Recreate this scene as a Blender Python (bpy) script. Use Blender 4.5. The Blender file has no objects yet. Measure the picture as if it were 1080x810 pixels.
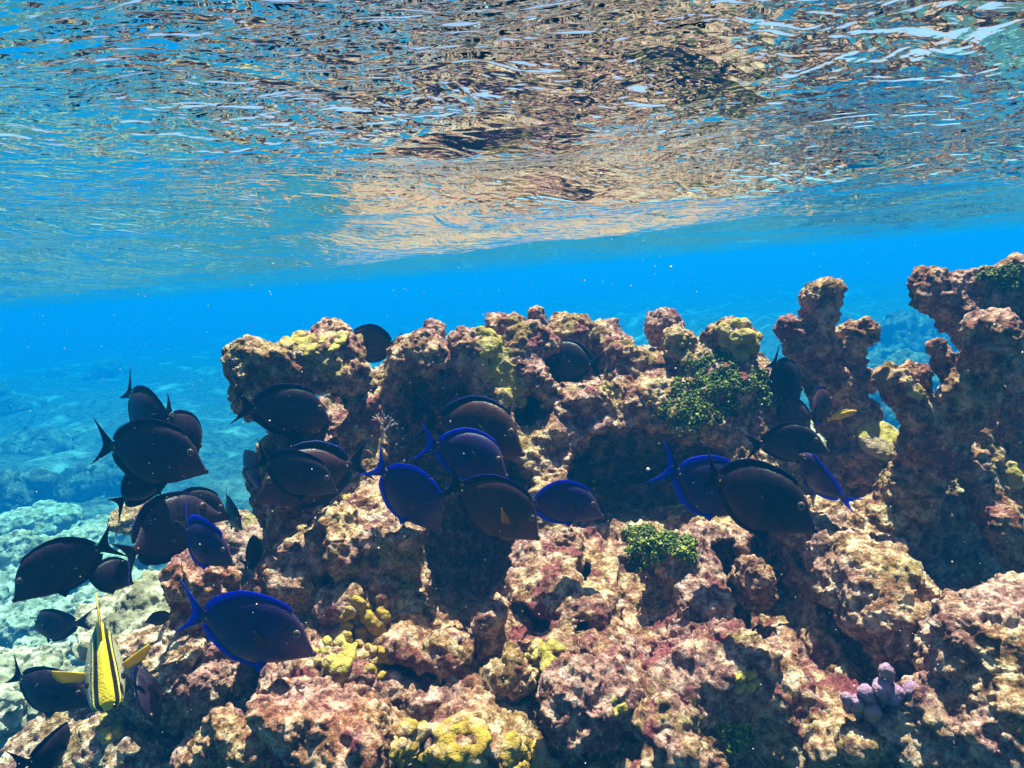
import bpy, bmesh, math, random
import numpy as np
from mathutils import Vector, Matrix
from mathutils.bvhtree import BVHTree

R = math.radians
scene = bpy.context.scene
col = scene.collection
random.seed(7)
rng = np.random.default_rng(11)

# ------------------------------------------------------------------ camera
FPX = 720.0                      # focal length in pixels of a 1080-wide frame
PITCH = R(-9.2)
ROLL = R(-4.6)
cam_d = bpy.data.cameras.new("camera")
cam_d.sensor_width = 36.0
cam_d.lens = 36.0 * FPX / 1080.0
cam_d.clip_start = 0.02
cam_d.clip_end = 500.0
cam = bpy.data.objects.new("camera", cam_d)
col.objects.link(cam)
CAM_ROT = Matrix.Rotation(R(90) + PITCH, 3, 'X') @ Matrix.Rotation(ROLL, 3, 'Z')
cam.rotation_euler = CAM_ROT.to_euler()
scene.camera = cam

# ------------------------------------------------------------------ sky, sun, exposure
SUN_TO = Vector((0.13, 0.24, 0.96)).normalized()      # direction towards the sun
elev = math.asin(SUN_TO.z)
azim = math.atan2(SUN_TO.x, SUN_TO.y)
world = bpy.data.worlds.new("World")
scene.world = world
world.use_nodes = True
wn = world.node_tree
bg = wn.nodes["Background"]
sky = wn.nodes.new("ShaderNodeTexSky")
sky.sky_type = 'NISHITA'
sky.sun_disc = False
sky.sun_elevation = elev
sky.sun_rotation = azim
wn.links.new(sky.outputs[0], bg.inputs[0])
bg.inputs[1].default_value = 0.05
sun_d = bpy.data.lights.new("sun", 'SUN')
sun_d.energy = 5.0
sun_d.angle = R(0.6)
sun_d.color = (1.0, 0.84, 0.63)
sun = bpy.data.objects.new("sun", sun_d)
col.objects.link(sun)
sun.rotation_euler = SUN_TO.to_track_quat('Z', 'Y').to_euler()
sun.location = (2, 2, 8)

scene.view_settings.view_transform = 'Standard'
scene.view_settings.look = 'None'
scene.view_settings.exposure = 2.0
scene.view_settings.gamma = 1.0
scene.view_settings.use_curve_mapping = False
scene.render.engine = 'CYCLES'
cy = scene.cycles
cy.use_denoising = True
cy.max_bounces = 8
cy.diffuse_bounces = 2
cy.glossy_bounces = 3
cy.transmission_bounces = 3
cy.volume_bounces = 2
cy.transparent_max_bounces = 12
cy.caustics_reflective = False
cy.caustics_refractive = False
cy.sample_clamp_indirect = 6.0

WATER_Z = 0.185
HAZE_DENSITY = 0.235


# ------------------------------------------------------------------ pixel -> point helper
def at(px, py, Y):
    """World point seen at pixel (px, py) of the 1080x810 frame at the distance Y ahead."""
    u = (px - 540.0) / FPX
    v = (405.0 - py) / FPX
    d = CAM_ROT @ Vector((u, v, -1.0))
    return d * (Y / d.y)


def size(px, Y):
    return px * Y / FPX


# ------------------------------------------------------------------ noise
def _hash(ix, iy, iz, seed):
    h = (ix.astype(np.uint32) * np.uint32(374761393) + iy.astype(np.uint32) * np.uint32(668265263)
         + iz.astype(np.uint32) * np.uint32(2147483647) + np.uint32(seed * 1013904223 % 4294967295))
    h = (h ^ (h >> np.uint32(13))) * np.uint32(1274126177)
    h = (h ^ (h >> np.uint32(16))) * np.uint32(2246822519)
    return h ^ (h >> np.uint32(15))


def perlin(p, seed=0):
    i = np.floor(p).astype(np.int64)
    f = p - i
    u = f * f * f * (f * (f * 6 - 15) + 10)
    out = np.zeros(len(p))
    for dx in (0, 1):
        wx = u[:, 0] if dx else 1 - u[:, 0]
        for dy in (0, 1):
            wy = u[:, 1] if dy else 1 - u[:, 1]
            for dz in (0, 1):
                wz = u[:, 2] if dz else 1 - u[:, 2]
                h = _hash(i[:, 0] + dx, i[:, 1] + dy, i[:, 2] + dz, seed)
                gx = (h & np.uint32(1023)) / 511.5 - 1
                gy = ((h >> np.uint32(10)) & np.uint32(1023)) / 511.5 - 1
                gz = ((h >> np.uint32(20)) & np.uint32(1023)) / 511.5 - 1
                out += wx * wy * wz * (gx * (f[:, 0] - dx) + gy * (f[:, 1] - dy) + gz * (f[:, 2] - dz))
    return out * 1.1


def fbm(p, octs=4, seed=0, gain=0.5):
    out = np.zeros(len(p))
    a = 1.0
    for o in range(octs):
        out += a * perlin(p * (2.03 ** o), seed + o * 17)
        a *= gain
    return out


def worley(p, seed=0):
    i = np.floor(p).astype(np.int64)
    f1 = np.full(len(p), 9.0)
    idv = np.zeros(len(p))
    for dx in (-1, 0, 1):
        for dy in (-1, 0, 1):
            for dz in (-1, 0, 1):
                c = i + np.array([dx, dy, dz])
                h = _hash(c[:, 0], c[:, 1], c[:, 2], seed)
                q = np.stack([(h & np.uint32(1023)) / 1023.0, ((h >> np.uint32(10)) & np.uint32(1023)) / 1023.0,
                              ((h >> np.uint32(20)) & np.uint32(1023)) / 1023.0], 1) + c
                d = np.sqrt(((q - p) ** 2).sum(1))
                m = d < f1
                f1 = np.where(m, d, f1)
                idv = np.where(m, (h % np.uint32(1000)) / 1000.0, idv)
    return f1, idv


# ------------------------------------------------------------------ mesh helpers
def normals_of(v, q):
    a = v[q[:, 2]] - v[q[:, 0]]
    b = v[q[:, 3]] - v[q[:, 1]]
    fn = np.cross(a, b)
    n = np.zeros_like(v)
    for k in range(4):
        for c in range(3):
            n[:, c] += np.bincount(q[:, k], fn[:, c], len(v))
    return n / (np.linalg.norm(n, axis=1, keepdims=True) + 1e-12)


def subdivide(v, q):
    e = np.concatenate([q[:, [0, 1]], q[:, [1, 2]], q[:, [2, 3]], q[:, [3, 0]]])
    e.sort(axis=1)
    key = e[:, 0].astype(np.int64) * len(v) + e[:, 1]
    uk, inv = np.unique(key, return_inverse=True)
    ev = (v[uk // len(v)] + v[uk % len(v)]) / 2
    fv = v[q].mean(1)
    nv, ne, nq = len(v), len(uk), len(q)
    e0, e1, e2, e3 = [nv + inv[k * nq:(k + 1) * nq] for k in range(4)]
    fc = nv + ne + np.arange(nq)
    nq_ = np.concatenate([np.stack([q[:, 0], e0, fc, e3], 1), np.stack([e0, q[:, 1], e1, fc], 1),
                          np.stack([fc, e1, q[:, 2], e2], 1), np.stack([e3, fc, e2, q[:, 3]], 1)])
    return np.concatenate([v, ev, fv]), nq_


def laplacian(v, q, it=1, f=0.5):
    e = np.concatenate([q[:, [0, 1]], q[:, [1, 2]], q[:, [2, 3]], q[:, [3, 0]]])
    cnt = np.bincount(e[:, 0], minlength=len(v)) + np.bincount(e[:, 1], minlength=len(v))
    for _ in range(it):
        s = np.stack([np.bincount(e[:, 0], v[e[:, 1], c], len(v)) + np.bincount(e[:, 1], v[e[:, 0], c], len(v)) for c in range(3)], 1)
        v = v + f * (s / np.maximum(cnt, 1)[:, None] - v)
    return v


def to_mesh(name, v, q, smooth=True):
    me = bpy.data.meshes.new(name)
    me.vertices.add(len(v))
    me.vertices.foreach_set("co", np.ascontiguousarray(v, dtype=np.float32).ravel())
    k = q.shape[1]
    me.loops.add(q.size)
    me.loops.foreach_set("vertex_index", np.ascontiguousarray(q, dtype=np.int32).ravel())
    me.polygons.add(len(q))
    me.polygons.foreach_set("loop_start", np.arange(0, q.size, k, dtype=np.int32))
    me.polygons.foreach_set("use_smooth", np.full(len(q), smooth, dtype=bool))
    me.update(calc_edges=True)
    me.validate()
    return me


def link(name, me, mat, parent=None, loc=(0, 0, 0)):
    o = bpy.data.objects.new(name, me)
    col.objects.link(o)
    if mat is not None and len(me.materials) == 0:
        me.materials.append(mat)
    o.location = loc
    if parent is not None:
        o.parent = parent
    return o


def tag(o, label=None, cat=None, group=None, kind=None):
    if label: o["label"] = label
    if cat: o["category"] = cat
    if group: o["group"] = group
    if kind: o["kind"] = kind
    return o


# ------------------------------------------------------------------ distance field -> mesh
class Field:
    def __init__(s, lo, hi, h):
        s.h = h
        s.lo = np.array(lo, float)
        s.n = np.ceil((np.array(hi, float) - s.lo) / h).astype(int) + 1
        s.F = np.full(s.n, 0.1, np.float32)

    def box(s, lo, hi):
        a = np.clip(np.floor((np.array(lo) - s.lo) / s.h).astype(int), 0, s.n)
        b = np.clip(np.ceil((np.array(hi) - s.lo) / s.h).astype(int) + 1, 0, s.n)
        if (b <= a).any():
            return None, None
        g = [s.lo[k] + s.h * np.arange(a[k], b[k]) for k in range(3)]
        X = np.meshgrid(*g, indexing='ij', sparse=True)
        return tuple(slice(a[k], b[k]) for k in range(3)), X

    def join(s, sl, d, k, cut=False):
        a = s.F[sl]
        if cut:
            h = np.maximum(k - np.abs(a + d), 0) / k
            s.F[sl] = np.maximum(a, -d) + h * h * k / 4
        else:
            h = np.maximum(k - np.abs(a - d), 0) / k
            s.F[sl] = np.minimum(a, d) - h * h * k / 4

    def ball(s, c, r, k=0.02, rot=None, cut=False):
        c = np.array(c, float)
        r = np.array(r if hasattr(r, '__len__') else (r, r, r), float)
        m = r.max() + k + 0.04
        sl, X = s.box(c - m, c + m)
        if sl is None: return
        x, y, z = X[0] - c[0], X[1] - c[1], X[2] - c[2]
        if rot is not None:
            M = np.array(rot).T
            x, y, z = (M[0][0] * x + M[0][1] * y + M[0][2] * z, M[1][0] * x + M[1][1] * y + M[1][2] * z, M[2][0] * x + M[2][1] * y + M[2][2] * z)
        k0 = np.sqrt((x / r[0]) ** 2 + (y / r[1]) ** 2 + (z / r[2]) ** 2)
        k1 = np.sqrt((x / r[0] ** 2) ** 2 + (y / r[1] ** 2) ** 2 + (z / r[2] ** 2) ** 2) + 1e-9
        d = np.where(k0 < 0.05, -r.min(), k0 * (k0 - 1) / k1)
        s.join(sl, d, k, cut)

    def block(s, c, half, rot=None, rnd=0.03, k=0.02, cut=False):
        c = np.array(c, float)
        half = np.array(half, float)
        m = np.linalg.norm(half) + k + 0.04
        sl, X = s.box(c - m, c + m)
        if sl is None: return
        x, y, z = X[0] - c[0], X[1] - c[1], X[2] - c[2]
        if rot is not None:
            M = np.array(rot).T
            x, y, z = (M[0][0] * x + M[0][1] * y + M[0][2] * z, M[1][0] * x + M[1][1] * y + M[1][2] * z, M[2][0] * x + M[2][1] * y + M[2][2] * z)
        rr = min(rnd, half.min() * 0.95)
        qx, qy, qz = np.abs(x) - half[0] + rr, np.abs(y) - half[1] + rr, np.abs(z) - half[2] + rr
        d = np.sqrt(np.maximum(qx, 0) ** 2 + np.maximum(qy, 0) ** 2 + np.maximum(qz, 0) ** 2) + np.minimum(np.maximum(qx, np.maximum(qy, qz)), 0) - rr
        s.join(sl, d, k, cut)

    def rod(s, a, b, ra, rb, k=0.02, cut=False):
        a, b = np.array(a, float), np.array(b, float)
        m = max(ra, rb) + k + 0.04
        sl, X = s.box(np.minimum(a, b) - m, np.maximum(a, b) + m)
        if sl is None: return
        ab = b - a
        L = (ab * ab).sum() + 1e-9
        x, y, z = X[0] - a[0], X[1] - a[1], X[2] - a[2]
        t = np.clip((x * ab[0] + y * ab[1] + z * ab[2]) / L, 0, 1)
        d = np.sqrt((x - t * ab[0]) ** 2 + (y - t * ab[1]) ** 2 + (z - t * ab[2]) ** 2) - (ra + (rb - ra) * t)
        s.join(sl, d, k, cut)

    def mesh(s):
        F = s.F
        F[0], F[-1], F[:, 0], F[:, -1], F[:, :, 0], F[:, :, -1] = .1, .1, .1, .1, .1, .1
        S = F < 0
        n0, n1, n2 = F.shape
        c = np.zeros((n0 - 1, n1 - 1, n2 - 1), np.int8)
        for dx in (0, 1):
            for dy in (0, 1):
                for dz in (0, 1):
                    c += S[dx:n0 - 1 + dx, dy:n1 - 1 + dy, dz:n2 - 1 + dz]
        act = (c > 0) & (c < 8)
        idx = np.argwhere(act)
        ids = np.full(act.shape, -1, np.int64)
        ids[act] = np.arange(len(idx))
        acc = np.zeros((len(idx), 3))
        cnt = np.zeros(len(idx))
        cor = [(x, y, z) for x in (0, 1) for y in (0, 1) for z in (0, 1)]
        for a in cor:
            for ax in range(3):
                if a[ax]: continue
                b = list(a); b[ax] = 1
                fa = F[idx[:, 0] + a[0], idx[:, 1] + a[1], idx[:, 2] + a[2]]
                fb = F[idx[:, 0] + b[0], idx[:, 1] + b[1], idx[:, 2] + b[2]]
                m = (fa < 0) != (fb < 0)
                t = np.where(m, fa / np.where(m, fa - fb, 1), 0)
                p = np.tile(np.array(a, float), (len(idx), 1))
                p[:, ax] += t
                acc += p * m[:, None]
                cnt += m
        v = s.lo + s.h * (idx + acc / cnt[:, None])
        quads = []
        for ax in range(3):
            o1, o2 = [(1, 2), (2, 0), (0, 1)][ax]
            sh = [slice(None)] * 3
            sl0 = list(sh); sl0[ax] = slice(0, F.shape[ax] - 1)
            sl1 = list(sh); sl1[ax] = slice(1, F.shape[ax])
            A, B = S[tuple(sl0)], S[tuple(sl1)]
            e = np.argwhere(A != B)
            e = e[(e[:, o1] > 0) & (e[:, o2] > 0) & (e[:, o1] < F.shape[o1] - 1) & (e[:, o2] < F.shape[o2] - 1)]
            ins = A[e[:, 0], e[:, 1], e[:, 2]]
            d1 = np.zeros(3, int); d1[o1] = 1
            d2 = np.zeros(3, int); d2[o2] = 1
            g = lambda w: ids[w[:, 0], w[:, 1], w[:, 2]]
            qd = np.stack([g(e - d1 - d2), g(e - d2), g(e), g(e - d1)], 1)
            qd[~ins] = qd[~ins][:, ::-1]
            quads.append(qd)
        q = np.concatenate(quads)
        return v, q


def roughen(v, q, seed, sub=True, warp=1.0, lump=1.0, fine=1.0, cell=0.06):
    """Turn smooth masses into knobbly encrusted limestone."""
    off = seed * 3.17
    p = v + off
    w = np.stack([perlin(p * 6.5, 3 + k) for k in range(3)], 1) * 0.045 + np.stack([perlin(p * 16, 13 + k) for k in range(3)], 1) * 0.018
    v = v + w * warp
    n = normals_of(v, q)
    f1, idv = worley((v + off) / cell + 0.35 * np.stack([perlin(p * 25, 40 + k) for k in range(3)], 1), 5)
    h = np.clip(0.75 - f1, 0, 1) * (0.010 + 0.035 * np.clip(idv - 0.35, 0, 1)) * lump
    h += 0.018 * fbm((v + off) * 17, 3, 21) * lump
    v = v + n * h[:, None]
    if sub:
        v, q = subdivide(v, q)
    n = normals_of(v, q)
    f1, idv = worley((v + off) / 0.021, 9)
    h = np.clip(0.7 - f1, 0, 1) * 0.015 * (idv - 0.3) * fine
    f2, id2 = worley((v + off) / 0.045, 19)
    h -= np.where(id2 > 0.58, np.clip(0.42 - f2, 0, 1) * 0.045, 0) * fine          # bored pits
    b = fbm((v + off) * 55, 3, 31)
    h += (0.009 * b + 0.004 * np.abs(b)) * fine
    v = v + n * h[:, None]
    return v, q


# ------------------------------------------------------------------ materials
class Nodes:
    def __init__(s, name):
        s.m = bpy.data.materials.new(name)
        s.m.use_nodes = True
        s.t = s.m.node_tree
        s.t.nodes.clear()
        s.out = s.t.nodes.new("ShaderNodeOutputMaterial")

    def n(s, typ, **kw):
        nd = s.t.nodes.new("ShaderNode" + typ)
        for k, v in kw.items():
            setattr(nd, k, v)
        return nd

    def l(s, a, b):
        s.t.links.new(a, b)

    def noise(s, vec, scale, detail=4, rough=0.6, dist=0.0, off=None):
        if off is not None:
            mp = s.n("Mapping"); s.l(vec, mp.inputs[0]); mp.inputs[1].default_value = off; vec = mp.outputs[0]
        nd = s.n("TexNoise")
        s.l(vec, nd.inputs["Vector"])
        nd.inputs["Scale"].default_value = scale
        nd.inputs["Detail"].default_value = detail
        nd.inputs["Roughness"].default_value = rough
        nd.inputs["Distortion"].default_value = dist
        return nd.outputs[0]

    def voro(s, vec, scale, feature='F1'):
        nd = s.n("TexVoronoi")
        nd.feature = feature
        s.l(vec, nd.inputs["Vector"])
        nd.inputs["Scale"].default_value = scale
        return nd.outputs["Distance"]

    def ramp(s, fac, stops):
        nd = s.n("ValToRGB")
        s.l(fac, nd.inputs[0])
        cr = nd.color_ramp
        while len(cr.elements) < len(stops):
            cr.elements.new(0.5)
        for e, (p, c) in zip(cr.elements, stops):
            e.position = p
            e.color = (*c, 1) if len(c) == 3 else c
        return nd.outputs[0]

    def mask(s, fac, a, b, amt=1.0):
        nd = s.n("MapRange")
        s.l(fac, nd.inputs[0])
        nd.inputs[1].default_value = a
        nd.inputs[2].default_value = b
        nd.inputs[3].default_value = 0
        nd.inputs[4].default_value = amt
        return nd.outputs[0]

    def mix(s, fac, a, b, mode='MIX'):
        nd = s.n("MixRGB")
        nd.blend_type = mode
        for i, x in enumerate((fac, a, b)):
            if isinstance(x, (int, float)):
                nd.inputs[i].default_value = x
            elif isinstance(x, tuple):
                nd.inputs[i].default_value = (*x, 1)
            else:
                s.l(x, nd.inputs[i])
        return nd.outputs[0]

    def math(s, op, a, b):
        nd = s.n("Math")
        nd.operation = op
        for i, x in enumerate((a, b)):
            if isinstance(x, (int, float)):
                nd.inputs[i].default_value = x
            else:
                s.l(x, nd.inputs[i])
        return nd.outputs[0]

    def bump(s, height, strength, dist, normal=None):
        nd = s.n("Bump")
        nd.inputs["Strength"].default_value = strength
        nd.inputs["Distance"].default_value = dist
        s.l(height, nd.inputs["Height"])
        if normal is not None:
            s.l(normal, nd.inputs["Normal"])
        return nd.outputs[0]

    def done(s, color, rough=0.85, normal=None, spec=0.2, **kw):
        b = s.n("BsdfPrincipled")
        if isinstance(color, tuple):
            b.inputs["Base Color"].default_value = (*color, 1)
        else:
            s.l(color, b.inputs["Base Color"])
        b.inputs["Roughness"].default_value = rough
        b.inputs["Specular IOR Level"].default_value = spec
        for k, v in kw.items():
            b.inputs[k.replace('_', ' ')].default_value = v
        if normal is not None:
            s.l(normal, b.inputs["Normal"])
        s.l(b.outputs[0], s.out.inputs[0])
        return s.m


def rock_mat(name, tint=(1, 1, 1), red=0.6, yel=0.6, pale=1.0, off=(0, 0, 0)):
    N = Nodes(name)
    tc = N.n("TexCoord")
    mp = N.n("Mapping"); mp.inputs[1].default_value = off
    N.l(tc.outputs["Object"], mp.inputs[0])
    P = mp.outputs[0]
    big = N.noise(P, 5.5, 5, 0.62)
    mid = N.noise(P, 30, 9, 0.74, 0.15)
    fine = N.noise(P, 110, 5, 0.75)
    T = lambda c: tuple(a * b for a, b in zip(c, tint))
    c = N.ramp(mid, [(0.35, T((.03, .016, .011))), (0.44, T((.17, .088, .05))), (0.51, T((.42, .27, .165))), (0.58, T((.74 * pale, .60 * pale, .46 * pale)))])
    c2 = N.ramp(mid, [(0.36, T((.04, .02, .016))), (0.46, T((.24, .11, .075))), (0.53, T((.46, .28, .20))), (0.60, T((.74 * pale, .57 * pale, .47 * pale)))])
    c = N.mix(N.mask(big, .42, .58), c, c2)
    # broad patches of different growth: mauve, gold, bare cream
    reg = N.noise(P, 3.4, 4, .6, .4, (6.3, 1.9, 4.4))
    c = N.mix(N.mask(reg, .50, .58, .8), c, N.mix(.5, c, N.ramp(mid, [(.4, (.13, .03, .07)), (.6, (.66, .40, .46))])))
    c = N.mix(N.mask(reg, .48, .40, .75), c, N.ramp(mid, [(.36, (.05, .025, .01)), (.48, (.34, .19, .06)), (.6, (.72, .58, .38))]))
    # crusts: dark-red coralline algae, olive-yellow turf, pale bare limestone
    rn = N.noise(P, 10, 6, 0.65, 0.6, (3.1, 7.7, 1.3))
    c = N.mix(N.mask(rn, .54, .61, red), c, N.ramp(fine, [(.35, (.10, .012, .02)), (.65, (.36, .09, .11))]))
    yn = N.noise(P, 7, 6, 0.65, 0.5, (9.1, 2.7, 5.3))
    c = N.mix(N.mask(yn, .56, .64, yel), c, N.ramp(fine, [(.35, (.16, .10, .02)), (.65, (.46, .37, .10))]))
    wn_ = N.noise(P, 13, 7, 0.7, 0.3, (1.1, 5.7, 8.3))
    c = N.mix(N.mask(wn_, .60, .68, 0.75 * pale), c, (.74, .64, .60))
    vs = N.voro(P, 75)
    c = N.mix(N.mask(vs, .16, .08, 0.8), c, N.ramp(big, [(.45, (.03, .02, .02)), (.55, (.75, .66, .6))]))
    c = N.mix(0.75, c, N.ramp(fine, [(.36, (.16, .12, .11)), (.49, (1, 1, 1))]), 'MULTIPLY')
    vh = N.voro(P, 120)
    h = N.math('ADD', N.math('MULTIPLY', fine, 1.4), N.math('MULTIPLY', N.noise(P, 260, 3, 0.7), 0.5))
    h = N.math('ADD', h, N.math('MULTIPLY', vh, 0.5))
    return N.done(c, 0.9, N.bump(h, 1.0, 0.008), 0.15)


M = {}
M['rock'] = rock_mat("reef_limestone", (1.12, .96, .85), 0.95, 0.6)
M['rock_red'] = rock_mat("red_crusted_limestone", (1.15, .88, .78), 1.0, 0.3, off=(2, 3, 1))
M['rock_yellow'] = rock_mat("yellow_crusted_limestone", (1.1, .98, .78), 0.55, 1.0, off=(5, 1, 4))
M['rock_pale'] = rock_mat("pale_limestone", (1.22, 1.12, 1.0), 0.2, 0.45, 1.12, off=(8, 2, 7))
M['rock_brown'] = rock_mat("brown_turf_limestone", (1.0, .80, .66), 0.75, 0.4, .95, off=(4, 8, 2))

N = Nodes("rubble_stone")
tc = N.n("TexCoord"); P = tc.outputs["Object"]
c = N.ramp(N.noise(P, 9, 9, .72, .3), [(.34, (.04, .04, .03)), (.45, (.20, .18, .12)), (.58, (.48, .46, .35))])
c = N.mix(N.mask(N.noise(P, 3, 5, .6), .5, .62, .6), c, (.30, .27, .10))
M['rubble_pale'] = rock_mat("pale_bare_limestone", (1.2, 1.26, 1.2), 0.0, 0.35, 1.15, off=(3, 6, 9))
M['rubble'] = N.done(c, .9, N.bump(N.noise(P, 50, 5, .7), .8, .012))

N = Nodes("far_coral_growth")
tc = N.n("TexCoord"); P = tc.outputs["Object"]
c = N.ramp(N.noise(P, 4, 9, .75, .3), [(.38, (.02, .022, .015)), (.5, (.11, .10, .06)), (.62, (.32, .29, .2))])
M['far'] = N.done(c, .9, N.bump(N.noise(P, 14, 6, .7), 1, .05))

N = Nodes("sea_floor_sand")
tc = N.n("TexCoord"); P = tc.outputs["Object"]
sand = N.ramp(N.noise(P, 40, 6, .7), [(.3, (.34, .33, .27)), (.6, (.58, .56, .48))])
reefy = N.ramp(N.noise(P, 6, 9, .7), [(.38, (.015, .02, .012)), (.62, (.17, .15, .09))])
c = N.mix(N.mask(N.noise(P, 0.7, 8, .7), .30, .46), sand, reefy)
M['sand'] = N.done(c, .95, N.bump(N.noise(P, 12, 8, .7), 1.0, .06))


def coral_mat(name, lo, hi, scale=90, bumpd=0.004):
    N = Nodes(name)
    tc = N.n("TexCoord"); P = tc.outputs["Object"]
    c = N.ramp(N.noise(P, 30, 6, .65), [(.32, lo), (.62, hi)])
    c = N.mix(N.mask(N.voro(P, scale), .35, .1, .5), c, tuple(x * .55 for x in lo))
    c = N.mix(N.mask(N.noise(P, 16, 6, .7, 0, (4, 2, 1)), .52, .62, .9), c, (.40, .28, .20))
    return N.done(c, .75, N.bump(N.noise(P, scale * 2, 3, .6), .9, bumpd * 1.4), .25)


M['yellow'] = coral_mat("mustard_coral", (.18, .10, .012), (.42, .27, .035))
M['yellow_green'] = coral_mat("yellow_green_coral", (.20, .14, .02), (.46, .36, .075))
M['purple'] = coral_mat("lilac_finger_coral", (.19, .085, .17), (.42, .25, .40), 120, .004)
M['fan'] = coral_mat("pale_sea_fan", (.30, .24, .28), (.62, .52, .55), 160, .001)

N = Nodes("green_algae")
gi = N.n("NewGeometry")
c = N.ramp(gi.outputs["Random Per Island"], [(0, (.015, .03, .003)), (.4, (.05, .085, .007)), (.75, (.15, .19, .014)), (1, (.36, .36, .06))])
M['algae'] = N.done(c, .6, None, .3)

N = Nodes("suspended_particles")
M['speck'] = N.done((.72, .64, .55), .9)


def fish_body_mat(name, back, flank, face):
    N = Nodes(name)
    tc = N.n("TexCoord"); P = tc.outputs["Object"]
    sx = N.n("SeparateXYZ"); N.l(P, sx.inputs[0])
    c = N.mix(N.mask(N.noise(P, 5, 6, .65, .5), .42, .58), flank, back)
    c = N.mix(N.mask(sx.outputs[0], .22, .44), c, face)
    # narrow wavering lines along the flank
    w = N.n("TexWave"); w.wave_type = 'BANDS'; w.bands_direction = 'Z'
    N.l(P, w.inputs["Vector"])
    w.inputs["Scale"].default_value = 24
    w.inputs["Distortion"].default_value = 5
    w.inputs["Detail"].default_value = 3
    w.inputs["Detail Scale"].default_value = 1.5
    c = N.mix(N.mask(w.outputs[1], .5, .9, .55), c, (flank[0] * 1.6, flank[1] * 2.2, back[2] * 2.2))
    # gill cover edge: a thin dark arc behind the cheek
    gx = N.math('SUBTRACT', sx.outputs[0], .39); gz = N.math('ADD', sx.outputs[2], .03)
    gr = N.math('SQRT', N.math('ADD', N.math('MULTIPLY', gx, gx), N.math('MULTIPLY', N.math('MULTIPLY', gz, gz), .6)), 0)
    arc = N.math('MULTIPLY', N.mask(N.math('ABSOLUTE', N.math('SUBTRACT', gr, .135), 0), .009, .002, .8), N.mask(sx.outputs[0], .33, .30))
    c = N.mix(arc, c, tuple(x * .25 for x in back))
    h = N.noise(P, 60, 3, .6)
    sc_ = N.voro(P, 95)
    h = N.math('ADD', h, N.math('MULTIPLY', sc_, .6))
    return N.done(c, .4, N.bump(h, .22, .005), .2)


def fin_mat(name, base, edge, start=.45, end=.9):
    N = Nodes(name)
    a = N.n("Attribute"); a.attribute_name = "edge"
    b = N.n("Attribute"); b.attribute_name = "ray"
    c = N.mix(N.mask(a.outputs["Fac"], start, end), base, edge)
    s = N.math('SINE', N.math('MULTIPLY', b.outputs["Fac"], 150.0), 0)
    c = N.mix(N.mask(s, -.2, 1, .35), c, tuple(x * .5 for x in base))
    nrm = N.bump(s, .12, .003)
    N.done(c, .5, nrm, .25)
    pb = N.out.inputs[0].links[0].from_node
    tl = N.n("BsdfTranslucent"); N.l(c, tl.inputs[0])
    mxs = N.n("MixShader"); mxs.inputs[0].default_value = .4
    N.l(pb.outputs[0], mxs.inputs[1]); N.l(tl.outputs[0], mxs.inputs[2])
    N.l(mxs.outputs[0], N.out.inputs[0])
    return N.m


M['dark_body'] = fish_body_mat("dark_tang_skin", (.004, .004, .018), (.022, .010, .026), (.042, .020, .034))
M['dark_fin'] = fin_mat("dark_tang_fin", (.003, .003, .014), (.006, .012, .16), .75, 1.0)
M['blue_body'] = fish_body_mat("blue_tang_skin", (.004, .005, .075), (.020, .008, .045), (.085, .040, .065))
M['blue_fin'] = fin_mat("blue_tang_fin", (.006, .008, .09), (.012, .028, .80), .1, .75)
M['brown_body'] = fish_body_mat("brown_tang_skin", (.014, .005, .013), (.050, .014, .020), (.085, .030, .034))
M['brown_fin'] = fin_mat("brown_tang_fin", (.010, .005, .012), (.010, .018, .30), .8, .98)
M['pect'] = fin_mat("pale_pectoral_fin", (.045, .028, .045), (.07, .045, .065))
M['pect_dark'] = fin_mat("dark_pectoral_fin", (.022, .014, .02), (.03, .018, .026))
M['pect_orange'] = fin_mat("orange_pectoral_fin", (.55, .18, .02), (.75, .30, .04))
N = Nodes("fish_iris"); M['iris'] = N.done((.12, .08, .06), .25, None, .5)
N = Nodes("fish_eye"); M['eye'] = N.done((.012, .009, .012), .12, None, .6)
N = Nodes("tail_spine_yellow"); M['spine'] = N.done((.40, .28, .10), .4)
M['yellow_fin'] = fin_mat("yellow_fin", (.72, .50, .02), (.80, .58, .03))
M['wrasse'] = fish_body_mat("yellow_wrasse_skin", (.40, .20, .02), (.62, .36, .03), (.45, .22, .03))

N = Nodes("striped_fish_skin")
a = N.n("Attribute"); a.attribute_name = "band"
tc = N.n("TexCoord")
j = N.math('ADD', a.outputs["Fac"], N.mask(N.noise(tc.outputs["Object"], 9, 3, .5), 0.2, .8, .05))
r = N.ramp(j, [(0, (.70, .50, .02)), (.36, (.72, .52, .02)), (.40, (.012, .01, .012)), (.68, (.012, .01, .012)), (.72, (.74, .58, .05)),
               (.82, (.70, .60, .20)), (.86, (.012, .01, .015)), (.91, (.012, .01, .015)), (.95, (.40, .36, .20)), (.99, (.36, .34, .24))])
M['striped'] = N.done(r, .4, N.bump(N.voro(tc.outputs["Object"], 70), .2, .005), .4)

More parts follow.
